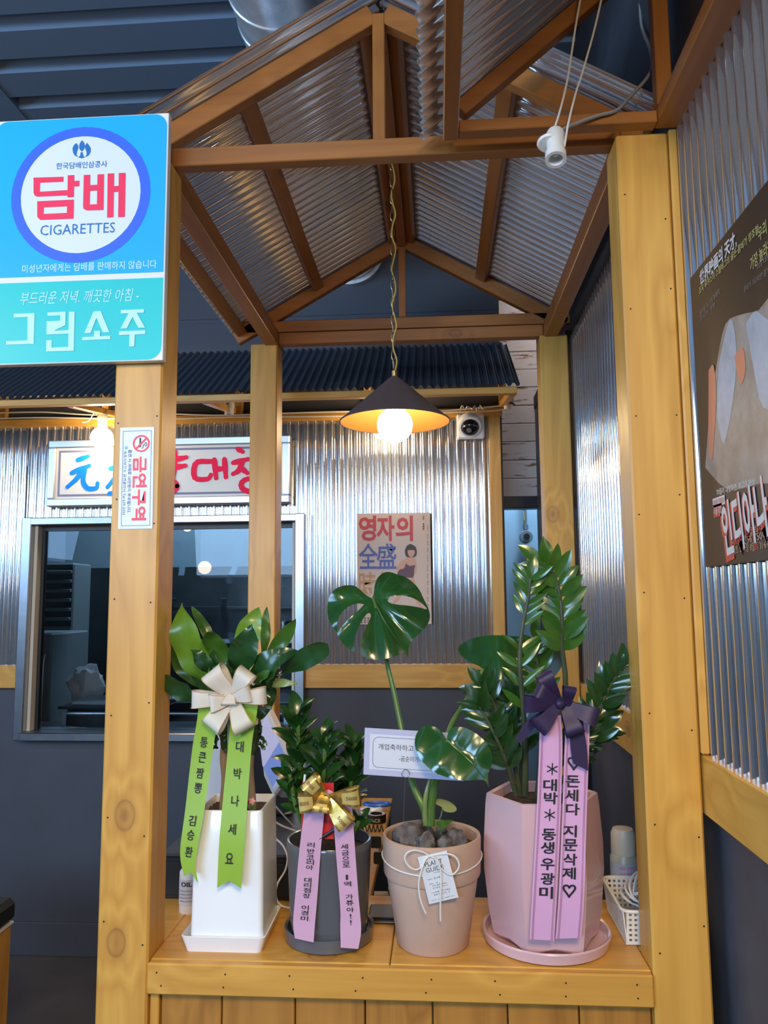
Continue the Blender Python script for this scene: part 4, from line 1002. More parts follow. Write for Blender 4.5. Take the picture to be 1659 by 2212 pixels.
DL = [  # base, tip, width (crop px), base depth, tip depth, material, arch, profile, normal x
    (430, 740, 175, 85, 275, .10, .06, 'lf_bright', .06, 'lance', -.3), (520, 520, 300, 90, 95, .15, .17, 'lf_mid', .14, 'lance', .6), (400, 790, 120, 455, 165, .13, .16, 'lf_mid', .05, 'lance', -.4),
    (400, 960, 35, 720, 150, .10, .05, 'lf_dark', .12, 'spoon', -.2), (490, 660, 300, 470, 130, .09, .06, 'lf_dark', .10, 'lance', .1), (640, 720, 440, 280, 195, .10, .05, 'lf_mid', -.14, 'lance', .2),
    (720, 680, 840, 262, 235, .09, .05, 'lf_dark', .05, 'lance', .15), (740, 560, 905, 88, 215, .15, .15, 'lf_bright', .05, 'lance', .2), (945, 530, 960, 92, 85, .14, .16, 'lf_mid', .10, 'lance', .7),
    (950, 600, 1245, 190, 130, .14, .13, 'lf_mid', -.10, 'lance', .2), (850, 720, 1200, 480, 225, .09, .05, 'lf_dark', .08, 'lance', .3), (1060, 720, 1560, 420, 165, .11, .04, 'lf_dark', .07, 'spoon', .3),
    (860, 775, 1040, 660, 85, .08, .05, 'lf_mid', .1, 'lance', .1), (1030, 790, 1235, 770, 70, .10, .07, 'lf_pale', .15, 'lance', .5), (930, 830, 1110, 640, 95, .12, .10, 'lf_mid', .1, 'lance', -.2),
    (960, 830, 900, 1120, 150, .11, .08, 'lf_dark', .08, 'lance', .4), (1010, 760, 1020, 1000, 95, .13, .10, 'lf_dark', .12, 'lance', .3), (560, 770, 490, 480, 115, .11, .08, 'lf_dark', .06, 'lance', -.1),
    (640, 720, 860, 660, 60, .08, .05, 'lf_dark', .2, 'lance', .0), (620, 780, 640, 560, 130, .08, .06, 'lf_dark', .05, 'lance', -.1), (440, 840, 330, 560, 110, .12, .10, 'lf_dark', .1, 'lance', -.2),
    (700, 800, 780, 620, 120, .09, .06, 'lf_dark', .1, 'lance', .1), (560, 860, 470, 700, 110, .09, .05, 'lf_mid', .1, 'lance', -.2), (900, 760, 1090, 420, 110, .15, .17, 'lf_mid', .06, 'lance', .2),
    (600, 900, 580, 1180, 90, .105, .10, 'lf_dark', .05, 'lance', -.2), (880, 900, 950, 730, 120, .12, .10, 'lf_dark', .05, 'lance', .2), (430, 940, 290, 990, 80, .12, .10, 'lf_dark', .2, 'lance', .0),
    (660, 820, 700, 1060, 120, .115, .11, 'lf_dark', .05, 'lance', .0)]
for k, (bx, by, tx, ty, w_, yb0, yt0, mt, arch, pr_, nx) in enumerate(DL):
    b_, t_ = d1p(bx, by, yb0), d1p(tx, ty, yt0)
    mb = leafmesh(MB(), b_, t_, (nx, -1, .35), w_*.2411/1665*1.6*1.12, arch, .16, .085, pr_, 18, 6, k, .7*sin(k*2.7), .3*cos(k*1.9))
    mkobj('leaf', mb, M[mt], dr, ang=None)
for k in range(30):
    sd_ = k % 3; cx, cy, Yv = ((545+rnd.uniform(-30, 8), 1190+rnd.uniform(0, 180), .104), (915+rnd.uniform(-12, 32), 1120+rnd.uniform(0, 230), .112), (690+rnd.uniform(-90, -60), 1180+rnd.uniform(0, 170), .104))[sd_]
    p = d1p(cx, cy, Yv); dx = (-1, 1, 0)[sd_]
    mkobj('ivy_leaf', leafmesh(MB(), p, p+V((dx*rnd.uniform(.003, .012), rnd.uniform(-.008, 0), rnd.uniform(-.011, .004))), (rnd.uniform(-.5, .5), -1, .2), .009, .1, .15, 0, 'ell', 4, 2), M['lf_dark'], dr, ang=None)
# small ladybird-and-flower pick in the soil
p = at(541, 1735, Y=.07)
pk_ = empty('flower_pick', (p.x, p.y, zt-.02), 'tiny red and pink flower ornament in the soil of the white pot', 'ornament')
mkobj('bloom', MB().lathe(p+V((.004, 0, .004)), [(.0004, .004), (.006, .003), (.007, 0), (.0004, -.002)], 10, mod=lambda a, z: 1+.25*cos(5*a), ax=(0, -1, .3)), plain('pink_bloom', (.75, .35, .36), .5), pk_)
mkobj('bead', MB().lathe(p+V((-.006, 0, .002)), [(.0003, -.005), (.0045, -.002), (.0045, .002), (.0003, .005)], 12), plain('red_bead', (.35, .02, .02), .3), pk_)
mkobj('pick_stem', MB().tube([p+V((0, 0, -.002)), p+V((0, 0, -.024))], .0012, 5), M['stem'], pk_)
mkobj('pick_leaf', leafmesh(MB(), p+V((0, 0, -.012)), p+V((.012, -.004, -.004)), (0, -1, .4), .008, .1, .1, 0, 'ell', 4, 2), M['lf_mid'], pk_, ang=None)

# ------------------------------------------------------------------ bushy plant in the grey pot
GX, GY = -.229, .122
M['greyglaze'] = mottled('grey_glaze', (.085, .09, .105), (.105, .11, .125), 5, .2, Coat_Weight=.4)
thing('plant_saucer', MB().lathe((GX, GY, ZK), [(.0, 0), (.082, 0), (.088, .004), (.0905, .026), (.0885, .028), (.084, .026), (.081, .008), (.0, .007)], 48), M['greyglaze'], 'round dark grey saucer under the grey pot', 'saucer', 'saucers under the potted plants', origin=(GX, GY, ZK))
gp = empty('potted_bush', (GX, GY, ZK+.008), 'bushy dark green plant in a glossy dark grey round pot', 'plant', 'potted plants on the counter')
fl = lambda a, z: 1+.012*cos(7*a+1.0)*max(0, min(1, (1.09-z)/.08))
mkobj('pot', MB().lathe((GX, GY, 0), [(.0, ZK+.0085), (.070, ZK+.0085), (.0755, ZK+.014), (.079, ZK+.06), (.083, ZK+.13), (.085, 1.098), (.0868, 1.104), (.0868, 1.114), (.085, 1.118), (.081, 1.117), (.079, 1.08)], 56, mod=fl), M['greyglaze'], gp)
mkobj('soil', MB().lathe((GX, GY, 1.095), [(.0805, 0), (.06, .002), (.03, .004), (.0004, .003)], 24), M['soil'], gp)
rb = random.Random(11)
def bushstem(pts, Yd, nlf, lo, sz, seed):
    P_ = catmull([at(a, b, Y=y) for (a, b), y in zip(pts, Yd)], 16)
    mkobj('stem', MB().tube(P_, .0045, 7), M['stem'], gp)
    for k in range(nlf):
        t = lo+(1-lo)*k/(nlf-1); i = min(15, int(t*16)); p = P_[i]; d = (P_[min(16, i+1)]-P_[max(0, i-1)]).normalized()
        a = k*2.4+seed; out = V((cos(a), sin(a)*.8-.1, 0)); up = .25+.9*t
        L = sz*rb.uniform(.85, 1.2)*(1.0 if t < .85 else .85)
        dr_ = (out*1.0+d*up*1.0).normalized(); nn = (d*1.0-out*.35+V((0, -.5, 0)))
        mkobj('leaf', leafmesh(MB(), p, p+dr_*L, nn, L*.46, rb.uniform(.05, .14), .22, .02, 'ell', 8, 4, k), M['lf_small'], gp, ang=None)
bushstem([(655, 1810), (650, 1700), (645, 1610), (644, 1545)], (.12, .12, .11, .10), 20, .30, .068, .3)
bushstem([(700, 1810), (698, 1730), (700, 1660), (704, 1590)], (.12, .11, .09, .08), 22, .22, .066, 1.4)
bushstem([(740, 1810), (752, 1730), (762, 1660), (768, 1605)], (.12, .13, .14, .14), 22, .22, .062, 2.2)
bushstem([(670, 1810), (645, 1760), (632, 1710), (626, 1672)], (.10, .08, .07, .07), 13, .35, .045, .9)
bushstem([(720, 1810), (725, 1760), (735, 1700), (738, 1650)], (.14, .16, .17, .18), 16, .2, .064, 3.0)
bushstem([(690, 1810), (670, 1750), (660, 1680), (668, 1620)], (.14, .15, .16, .17), 16, .2, .062, 4.0)
bushstem([(755, 1815), (768, 1790), (776, 1772)], (.09, .08, .08), 5, .4, .036, 4.0)

# ------------------------------------------------------------------ monstera in the terracotta pot
TX, TY = -.020, .107
M['terra'] = mottled('pale_terracotta', (.46, .30, .22), (.56, .38, .29), 7, .75, detail=7, bump=.1)
mo = empty('potted_monstera', (TX, TY, ZK), 'monstera with split leaf in a pale terracotta pot', 'plant', 'potted plants on the counter')
mkobj('pot', MB().lathe((TX, TY, 0), [(.0, ZK+.001), (.067, ZK+.001), (.0705, ZK+.005), (.0905, 1.052), (.0905, 1.056), (.0945, 1.058), (.0965, 1.063), (.0985, 1.128), (.0972, 1.133), (.0935, 1.1335), (.0905, 1.130), (.089, 1.06)], 64), M['terra'], mo)
mkobj('soil', MB().lathe((TX, TY, 1.108), [(.0905, 0), (.06, .003), (.03, .006), (.0004, .006)], 30), M['soil'], mo)
for k, (dx, dy, r_) in enumerate(((-.042, -.02, .033), (-.012, -.052, .023), (.025, -.045, .017), (.05, -.015, .022), (.02, .03, .016), (-.02, .03, .022), (.052, .022, .013), (-.06, .018, .014))):
    c = V((TX+dx, TY+dy, 1.116+r_*.35))
    def st_(u, v, c=c, r_=r_, k=k):
        a, b = 2*pi*u, pi*v; d = V((cos(a)*sin(b), sin(a)*sin(b), cos(b))); return c+d*(r_*(1+.45*noise.noise(d*1.6+V((k*3, 0, 0)))+.13*noise.noise(d*5)))
    mkobj('stone', MB().grid(st_, 18, 10), M['lava'], mo)
def m4(cx, cy): return 690+cx*.2803, 1210+cy*.2803
def mblade(outl, holes, Yf, mat, conv=m4, name='leaf', step=7.0):
    O = [conv(*p) for p in outl]; H = [[conv(*p) for p in h] for h in holes]
    return mkobj(name, blade(O, H, lambda x, y: at(x, y, Y=Yf(x, y)), step), mat, mo, ang=None)
j1 = m4(415, 285)
def Y1(x, y):
    u, v = (x-812)/110, (y-1330)/95
    q = V((x-j1[0], y-j1[1])); a = math.atan2(q.y, q.x); r_ = q.length/130
    mid = abs((x-j1[0])*.79-(y-j1[1])*.46)/60           # distance from the midrib
    return .165-.055*v+.05*u*u-.03*min(1, mid)*.6+.02*(v*v)+.007*sin(a*9)*min(1, r_*1.5)
mblade([(405, 292), (418, 262), (425, 200), (448, 138), (492, 98), (545, 92), (605, 112), (665, 132), (722, 172), (770, 228), (802, 295), (832, 355), (851, 415), (845, 470), (805, 535), (745, 588), (703, 640), (686, 690), (684, 746), (652, 716), (590, 738), (505, 762), (430, 768), (370, 756), (322, 728), (316, 690), (326, 615), (352, 538), (396, 435), (376, 408), (330, 462), (284, 560), (266, 640), (268, 708), (200, 662), (150, 600), (136, 562), (120, 540), (80, 480), (62, 400), (70, 300), (112, 232), (182, 198), (258, 195), (302, 218), (342, 254), (385, 284)],
       [[(524, 312), (560, 278), (640, 274), (720, 292), (790, 335), (828, 378), (760, 362), (680, 350), (600, 342), (545, 330)], [(345, 340), (300, 388), (240, 440), (180, 502), (142, 536), (136, 490), (160, 422), (220, 360), (290, 335)]], Y1, M['lf_mon'])
def Y2(x, y):
    u, v = (x-978)/85, (y-1630)/60
    mid = abs((x-967)*.60-(y-1597)*.80)/55
    return .014-.016*v+.014*u*u-.012*min(1, mid)+.006*v*v+.0022*sin(u*7+v*3)
mblade([(983, 1388), (965, 1362), (930, 1310), (870, 1278), (800, 1282), (752, 1330), (734, 1405), (752, 1485), (800, 1560), (870, 1622), (950, 1662), (1050, 1690), (1150, 1698), (1240, 1692), (1285, 1708), (1304, 1748), (1300, 1650), (1326, 1580), (1332, 1500), (1290, 1415), (1222, 1348), (1140, 1298), (1060, 1284), (1012, 1300), (988, 1342)], [], Y2, M['lf_mon'])
def m5(cx, cy): return 980+cx*.2411, 1170+cy*.2411
def Y3(x, y):
    u, v = (x-1100)/115, (y-1430)/80
    return .235-.04*v+.05*u*u+.02*v*v+.006*sin(u*8)
mblade([(270, 1160), (235, 1120), (150, 1080), (75, 1030), (40, 960), (90, 905), (200, 858), (350, 838), (500, 845), (700, 858), (850, 888), (950, 945), (985, 1050), (950, 1150), (850, 1270), (760, 1340), (640, 1370), (540, 1398), (420, 1398), (300, 1350), (225, 1260), (195, 1170), (215, 1145)], [], Y3, M['lf_mon'], m5)
mblade([(945, 1912), (938, 1900), (900, 1880), (888, 1855), (905, 1838), (950, 1842), (1010, 1865), (1050, 1900), (1055, 1930), (1020, 1945), (970, 1938), (955, 1925)], [], lambda x, y: .10-.0012*(y-1740), M['lf_pale'], m4, step=4)
mblade([(940, 2078), (905, 2045), (900, 2020), (950, 2003), (1030, 2005), (1000, 2030), (965, 2060)], [], lambda x, y: .075-.001*(y-1780), M['lf_mid'], m4, step=4)
def pet(pts, r0, r1, mat, name='petiole'):
    mkobj(name, MB().tube([at(*m4(a, b), Y=y) for a, b, y in pts], lambda t: r0+(r1-r0)*t, 10, smooth=24), mat, mo)
pet([(840, 2040, .107), (800, 1900, .10), (740, 1780, .11), (690, 1620, .13), (630, 1290, .16), (570, 1000, .175), (515, 765, .185), (470, 480, .18), (412, 290, .172)], .0085, .0036, M['stem'])
pet([(850, 2040, .107), (858, 1900, .105), (890, 1740, .09), (915, 1640, .06), (985, 1390, .022)], .0115, .0035, M['stem'])
pet([(845, 2040, .115), (870, 1800, .13), (930, 1550, .16), (1010, 1285, .20), (1100, 1130, .22), (1215, 940, .235), (1262, 838, .24)], .008, .0034, M['stem'])
pet([(815, 2040, .10), (815, 1850, .095), (850, 1690, .10), (880, 1600, .11)], .006, .0025, M['lf_pale'], 'leaf_sheath')
pet([(925, 2000, .10), (940, 1960, .10), (948, 1912, .105)], .0016, .0014, M['stem'])
pet([(935, 2110, .08), (938, 2078, .078)], .0016, .0014, M['stem'])
mkobj('midrib', MB().tube([at(*m4(a, b), Y=Y1(*m4(a, b))-.0012) for a, b in ((415, 290), (450, 370), (500, 465), (560, 560), (620, 640), (670, 710))], lambda t: .0018-.0012*t, 6, smooth=20), M['lf_mid'], mo)
mkobj('midrib', MB().tube([at(*m4(a, b), Y=Y2(*m4(a, b))-.001) for a, b in ((985, 1388), (1050, 1450), (1130, 1520), (1200, 1590), (1270, 1680))], lambda t: .0013-.0009*t, 6, smooth=20), M['lf_mid'], mo)

# ------------------------------------------------------------------ ZZ plant in the pink hexagonal pot
HX, HY = .205, .134
M['pink'] = mottled('pink_glaze', (.60, .38, .40), (.66, .43, .45), 4, .22, Coat_Weight=.4)
thing('plant_saucer', MB().lathe((HX, HY, ZK), [(.0, 0), (.114, 0), (.122, .004), (.1265, .022), (.1245, .025), (.120, .023), (.115, .009), (.0, .008)], 56), M['pink'], 'round pink saucer under the pink hexagonal pot', 'saucer', 'saucers under the potted plants', origin=(HX, HY, ZK))
zp = empty('potted_zz_plant', (HX, HY, ZK+.009), 'tall zz plant in a pink barrel-shaped hexagonal pot', 'plant', 'potted plants on the counter')
def hexring(r, z, lift=0.0, n=6):
    R = []
    for q in range(6):
        a0, a1 = radians(-57+60*q), radians(3+60*q)
        p0, p1 = V((cos(a0), sin(a0), 0)), V((cos(a1), sin(a1), 0))
        for i in range(n):
            t = i/n; p = p0.lerp(p1, t); p = p.lerp(p.normalized()*.97, .06)
            R.append(V((HX+p.x*r, HY+p.y*r, z+lift*max(0, sin(pi*t))**3)))
    return R
mkobj('pot', MB().rings([hexring(.101, ZK+.0095, .007), hexring(.105, ZK+.014, .006), hexring(.113, .985), hexring(.1205, 1.06), hexring(.1205, 1.11), hexring(.115, 1.19), hexring(.1125, 1.207), hexring(.108, 1.209), hexring(.101, 1.206), hexring(.099, 1.16)], True, True, False), M['pink'], zp, ang=28)
mkobj('soil', MB().rings([hexring(.1005, 1.188), hexring(.05, 1.192), hexring(.001, 1.192)], True), M['soil'], zp)
rz_ = random.Random(5)
def zzstem(pts, Yd, n, t0, L0, mat, rad=.0062, facing=-.55, spread=1.0, lr=(.9, .9), tiplen=.75, wr=.37):
    P_ = catmull([at(*m5(a, b), Y=y) for (a, b), y in zip(pts, Yd)], 30)
    s_ = mkobj('stem', MB().tube(P_, lambda t: rad*(1-.6*t), 8), M['stemd'], zp)
    for k in range(n):
        t = t0+(.985-t0)*k/(n-1); i = min(29, int(t*30)); p = P_[i].lerp(P_[i+1], t*30-i); d = (P_[min(30, i+1)]-P_[max(0, i-1)]).normalized()
        side = d.cross(V((0, -1, 0))).normalized()
        for sgn in (-1, 1):
            if rz_.random() > lr[0 if sgn < 0 else 1]: continue
            L = L0*(1-(1-tiplen)*t)*rz_.uniform(.88, 1.1)
            o = (side*(-sgn)*spread*rz_.uniform(.75, 1.05)+d*rz_.uniform(.65, .95)+V((0, rz_.uniform(-.45, .25), 0))).normalized()
            nn = V((-sgn*side.x*.4*rz_.uniform(.2, 1.3), -1, .25+rz_.uniform(-.3, .6)))
            mkobj('leaflet', leafmesh(MB(), p, p+o*L, nn, L*rz_.uniform(.92, 1.08)*wr, rz_.uniform(.02, .10), .22, .0, 'ell', 8, 4, k), mat, s_, ang=None)
    o = (P_[-1]-P_[-3]).normalized()
    mkobj('leaflet', leafmesh(MB(), P_[-1], P_[-1]+o*L0*.8, (.1, -1, .3), L0*.36, .05, .2, 0, 'ell', 8, 4), mat, s_, ang=None)
zzstem([(640, 2270), (640, 1900), (628, 1560), (592, 1080), (618, 760), (665, 520), (690, 330)], (.13, .11, .085, .07, .07, .075, .08), 11, .36, .066, M['lf_zz'], .0068, spread=.95, wr=.27)
zzstem([(760, 2270), (900, 1800), (1000, 1330), (972, 950), (972, 720), (950, 470), (890, 280), (790, 190)], (.14, .13, .12, .11, .10, .10, .10, .10), 11, .42, .076, M['lf_zz'], .0068, spread=1.0, tiplen=.85, wr=.40)
zzstem([(750, 2270), (790, 1700), (775, 1300), (748, 1050), (735, 880)], (.15, .16, .16, .16, .16), 7, .45, .062, M['lf_zz'], .0055)
zzstem([(860, 2270), (1080, 2000), (1230, 1740), (1330, 1450), (1420, 1260), (1540, 1110)], (.13, .11, .10, .09, .09, .09), 10, .38, .070, M['lf_zzd'], .006, spread=.85)
zzstem([(600, 2270), (520, 1900), (440, 1700), (360, 1450), (260, 1300)], (.14, .14, .13, .13, .13), 8, .30, .066, M['lf_zzd'], .0055)
zzstem([(560, 2270), (480, 2000), (400, 1800), (300, 1600), (230, 1480)], (.11, .10, .10, .10, .10), 8, .22, .070, M['lf_zzd'], .0055)
zzstem([(620, 2270), (590, 1900), (560, 1650), (520, 1500), (500, 1420)], (.16, .17, .17, .17, .17), 9, .25, .066, M['lf_zzd'], .005)
zzstem([(820, 2270), (1000, 1950), (1180, 1760), (1330, 1650)], (.17, .18, .18, .18), 9, .25, .070, M['lf_zzd'], .005)
zzstem([(800, 2270), (950, 2000), (1070, 1800), (1150, 1620)], (.10, .08, .07, .07), 8, .35, .062, M['lf_zzd'], .005)
# ------------------------------------------------------------------ ribbons and bows
def loop_strip(C, ang, L, W, B, n=V((0, -1, 0)), twist=0.0, taper=.45):
    e = V((cos(ang), 0, sin(ang))); wd = V((-sin(ang), 0, cos(ang))); wd = wd*cos(twist)+n*sin(twist)
    def f(t, s):
        r = L*(sin(pi*t)**.75 if 0 < t < 1 else 0); h = B*sin(2*pi*t)
        ww = W*(taper+(1-taper)*(sin(pi*t)**.6 if 0 < t < 1 else 0))
        return C+e*r+n*h+wd*((s-.5)*ww)
    return f
def bow(name, C, loops, mat, label, cat, edge=None, knot=.012, group='bows on the potted plants'):
    t = empty(name, C, label, cat, group); out = []
    for k, (ang, L, W, B, dx, dz, dy) in enumerate(loops):
        f = loop_strip(C+V((dx, dy, dz)), radians(ang), L, W, B, twist=.25*sin(k*2.1))
        o = mkobj('loop', MB().grid(f, 26, 4), mat, t, ang=None); out.append((o, f))
        if edge:
            for s in (0.0, 1.0): mkobj('ribbon_edge', MB().tube([f(i/26, s) for i in range(27)], .0009, 5), edge, o)
    mkobj('knot', MB().lathe(C+V((0, -.004, 0)), [(.0004, -knot), (knot*.8, -knot*.6), (knot, 0), (knot*.8, knot*.6), (.0004, knot)], 14, ax=(1, 0, .2)), mat, t)
    return t, out
def lerp_edge(E, y):
    for i in range(len(E)-1):
        if y <= E[i+1][1] or i == len(E)-2:
            q = (y-E[i][1])/(E[i+1][1]-E[i][1]); return E[i][0]+(E[i+1][0]-E[i][0])*q
def tail(par, name, L, R, Yf, mat, notch=0, n=30, x_shift=0):
    """hanging ribbon tail between a left and a right edge, both given from top to bottom"""
    Lp = catmull([V((a, b, 0)) for a, b in L], n); Rp = catmull([V((a, b, 0)) for a, b in R], n)
    def f(u, v):
        i = min(n-1, int(u*n)); q = u*n-i; a = Lp[i].lerp(Lp[i+1], q); b = Rp[i].lerp(Rp[i+1], q); p = a.lerp(b, v)
        if notch and u > .9: p.y -= notch*(1-abs(2*v-1))*(u-.9)/.1
        return at(p.x, p.y, Y=Yf(p.x, p.y))
    return mkobj(name, MB().grid(f, n, 6), mat, par, ang=None)
def tailtext(par, items, Yf, mat, wpx, hpx, rot=0.0, bold=.012):
    mb = MB()
    for ch, x, y in items:
        k = {'!': .22, '1': .30}.get(ch, 1); kh = {'♡': 1.1, '*': 1.0}.get(ch, 1)
        c, s_ = cos(rot), sin(rot)
        def g(a, b, x=x, y=y): return at(x+a*c+b*s_, y-b*c+a*s_, Y=Yf(x, y)-.0016)
        if ch == '*':
            for q in range(3):
                a = pi/2+q*pi/3; e, p_ = (cos(a)*hpx*.5, sin(a)*hpx*.5), (-sin(a)*hpx*.05, cos(a)*hpx*.05)
                mb.poly([g(e[0]+p_[0], e[1]+p_[1]), g(-e[0]+p_[0], -e[1]+p_[1]), g(-e[0]-p_[0], -e[1]-p_[1]), g(e[0]-p_[0], e[1]-p_[1])])
            continue
        mb.text(ch, g, wpx*k, hpx*kh, 0 if ch == '1' else bold)
    return mkobj('lettering', mb, mat, par, smooth=False)
def c5(cx, cy): return cx*.5003, 1300+cy*.5003
def c2(cx, cy): return 340+cx*.3014, 1660+cy*.3014
def c7(cx, cy): return 1050+cx*.2712, 1540+cy*.2712
M['rib_green'] = mottled('green_satin', (.25, .42, .035), (.29, .47, .045), 6, .42, stretch=(1, 1, .2)); M['rib_pink'] = plain('pink_satin', (.66, .36, .56), .38)
M['rib_pinkd'] = plain('mauve_satin', (.58, .33, .46), .4)
M['rib_purple'] = plain('dark_purple_satin', (.026, .014, .050), .48, Specular_IOR_Level=.35); M['organza'] = plain('cream_organza', (.74, .68, .58), .5)
M['satin_edge'] = plain('gold_satin_edge', (.60, .42, .26), .3)
M['gold'] = mottled('gold_foil', (.55, .36, .06), (.85, .66, .22), 60, .24, .85)
nt = M['organza'].node_tree; pz = nt.nodes['Principled BSDF']; tz = N(nt, 'ShaderNodeBsdfTransparent'); mz = N(nt, 'ShaderNodeMixShader', ins={0: .22})
nt.links.new(pz.outputs[0], mz.inputs[1]); nt.links.new(tz.outputs[0], mz.inputs[2]); nt.links.new(mz.outputs[0], nt.nodes['Material Output'].inputs[0])

# green congratulation ribbon on the dracaena
C = at(496, 1508, Y=.028)
gr = empty('green_ribbon', at(490, 1530, Y=.034), 'light green congratulation ribbon with brush lettering in front of the white pot', 'ribbon', 'congratulation ribbons on the plants')
Yg = lambda x, y: .034+.006*sin((y-1530)/60)-.010*max(0, (y-1750)/170)
t1 = tail(gr, 'ribbon_tail', [(430, 1520), (425, 1560), (415, 1620), (400, 1750), (389, 1840), (397, 1893)], [(478, 1520), (470, 1560), (460, 1620), (440, 1760), (423, 1860), (428, 1908)], Yg, M['rib_green'], 16)
t2 = tail(gr, 'ribbon_tail', [(502, 1515), (500, 1540), (492, 1620), (475, 1800), (469, 1918)], [(557, 1515), (555, 1540), (543, 1620), (530, 1800), (521, 1919)], Yg, M['rib_green'], 16)
tailtext(t1, [(ch, *c5(x, y)) for ch, x, y in (('통', 880, 607), ('큰', 873, 672), ('짬', 863, 740), ('뽕', 855, 805), ('김', 830, 945), ('승', 823, 1008), ('환', 815, 1080))], Yg, M['ink'], 16, 23, .12, .016)
tailtext(t2, [(ch, *c5(x, y)) for ch, x, y in (('대', 1035, 625), ('박', 1025, 742), ('나', 1015, 860), ('세', 1002, 983), ('요', 990, 1108))], Yg, M['ink'], 17, 24, .06, .016)
bow('cream_bow', C, [(180, .076, .034, .016, 0, -.002, 0), (130, .066, .044, .022, .004, .004, .004), (57, .056, .040, .022, .006, .006, .004), (5, .068, .033, .016, .006, .0, 0), (236, .064, .044, .022, .0, -.004, -.002), (-62, .062, .042, .022, .008, -.006, -.002), (188, .034, .036, .012, -.002, -.004, -.012), (15, .038, .034, .012, .010, .002, -.012), (-92, .02, .03, .01, .004, .008, -.012)], M['organza'], 'cream organza bow with gold edges tied to the dracaena', 'bow', M['satin_edge'])
M['clear'] = plain('clear_stake', (.75, .85, .8), .1, 0.0, Transmission_Weight=.8)
thing('ribbon_stake', MB().tube([at(494, 1525, Y=.062), at(494, 1640, Y=.068), at(493, 1752, Y=.072)], .0028, 8), M['clear'], 'clear plastic stake holding the cream bow, planted in the white pot', 'stake', origin=at(494, 1752, Y=.065))

# gold bow and mauve ribbon on the grey pot
mr_ = empty('mauve_ribbon', at(705, 1750, Y=.024), 'mauve ribbon with two lettered tails over the dark grey pot', 'ribbon', 'congratulation ribbons on the plants')
Ym = lambda x, y: .0290+.003*sin((y-1750)/70)-.004*max(0, (y-1990)/60)
t1 = tail(mr_, 'ribbon_tail', [(657, 1745), (655, 1770), (647.5, 1829), (637, 1943), (633, 1995), (637, 2027)], [(701, 1745), (699, 1770), (693, 1835), (685, 1943), (680, 2000), (677.5, 2036)], Ym, M['rib_pinkd'])
t2 = tail(mr_, 'ribbon_tail', [(719, 1745), (721, 1780), (726, 1847), (735, 1961), (735, 2000), (736, 2047)], [(760, 1738), (763, 1770), (766.5, 1829), (774, 1931), (780, 2007), (774, 2050)], Ym, M['rib_pinkd'])
tailtext(t1, [(ch, *c2(x, y)) for ch, x, y in (('리', 1100, 548), ('반', 1100, 593), ('코', 1095, 636), ('리', 1095, 674), ('아', 1090, 710), ('대', 1078, 800), ('리', 1075, 836), ('점', 1072, 873), ('장', 1068, 913), ('이', 1058, 998), ('경', 1055, 1036), ('미', 1053, 1076))], Ym, M['ink'], 16, 10.5, .05, .012)
tailtext(t2, [(ch, *c2(x, y)) for ch, x, y in (('세', 1340, 560), ('금', 1347, 605), ('으', 1350, 648), ('로', 1353, 690), ('1', 1358, 780), ('역', 1362, 828), ('가', 1375, 920), ('쥬', 1378, 965), ('아', 1382, 1013), ('!', 1384, 1060), ('!', 1386, 1105))], Ym, M['ink'], 16, 11, -.05, .012)
mkobj('ribbon_fold', leafmesh(MB(), at(709, 1735, Y=.022), at(709, 1705, Y=.030), (0, -1, .1), .028, .2, -.5, 0, 'lance', 8, 4), M['rib_pink'], mr_)
C = at(703, 1725, Y=.016)
gb, lps = bow('gold_bow', C, [(186, .050, .038, .017, -.002, -.002, 0), (132, .048, .036, .017, -.002, .002, -.003), (-100, .030, .036, .014, -.001, .008, -.014), (-50, .060, .036, .016, .006, -.002, -.008), (5, .060, .038, .017, .008, .0, .002)], M['gold'], 'gold foil bow printed with banknotes on the grey pot plant', 'bow')
M['note'] = plain('banknote_yellow', (.66, .50, .16), .35, .3); M['noteink'] = plain('banknote_brown', (.16, .09, .02), .5)
for k, (o, f) in enumerate(lps):
    for s0 in (.10, .56):
        q = lambda u, v, f=f, s0=s0: f(s0+.30*u, .12+.76*v)+V((0, -.0007, 0))
        mkobj('note_print', MB().grid(q, 8, 2), M['note'], o, ang=None)
        g = lambda a, b, f=f, s0=s0: f(s0+.15+a, .5+b)+V((0, -.0013, 0))
        mkobj('lettering', MB().text('50000', g, .2, .22, .02), M['noteink'], o, smooth=False)

# pink ribbon and purple bow on the ZZ plant
pr2 = empty('pink_ribbon', at(1210, 1570, Y=.012), 'long pink congratulation ribbon hanging over the pink hexagonal pot', 'ribbon', 'congratulation ribbons on the plants')
Yp = lambda x, y: .010+.0035*sin((y-1570)/80)
t1 = tail(pr2, 'ribbon_tail', [(1163, 1545), (1165, 1600), (1159, 1757), (1150, 1920), (1144, 2029)], [(1212, 1545), (1215, 1608), (1212, 1735), (1205, 1895), (1197, 2032)], Yp, M['rib_pink'])
t2 = tail(pr2, 'ribbon_tail', [(1220, 1545), (1220, 1600), (1214.5, 1757), (1207, 1930), (1200, 2028)], [(1273, 1545), (1273, 1600), (1267, 1770), (1261.5, 1947), (1255, 2026)], Yp, M['rib_pink'])
Yp2 = lambda x, y: Yp(x, y)-.001
M['cello'] = plain('mauve_edge_stripe', (.36, .17, .27), .35)
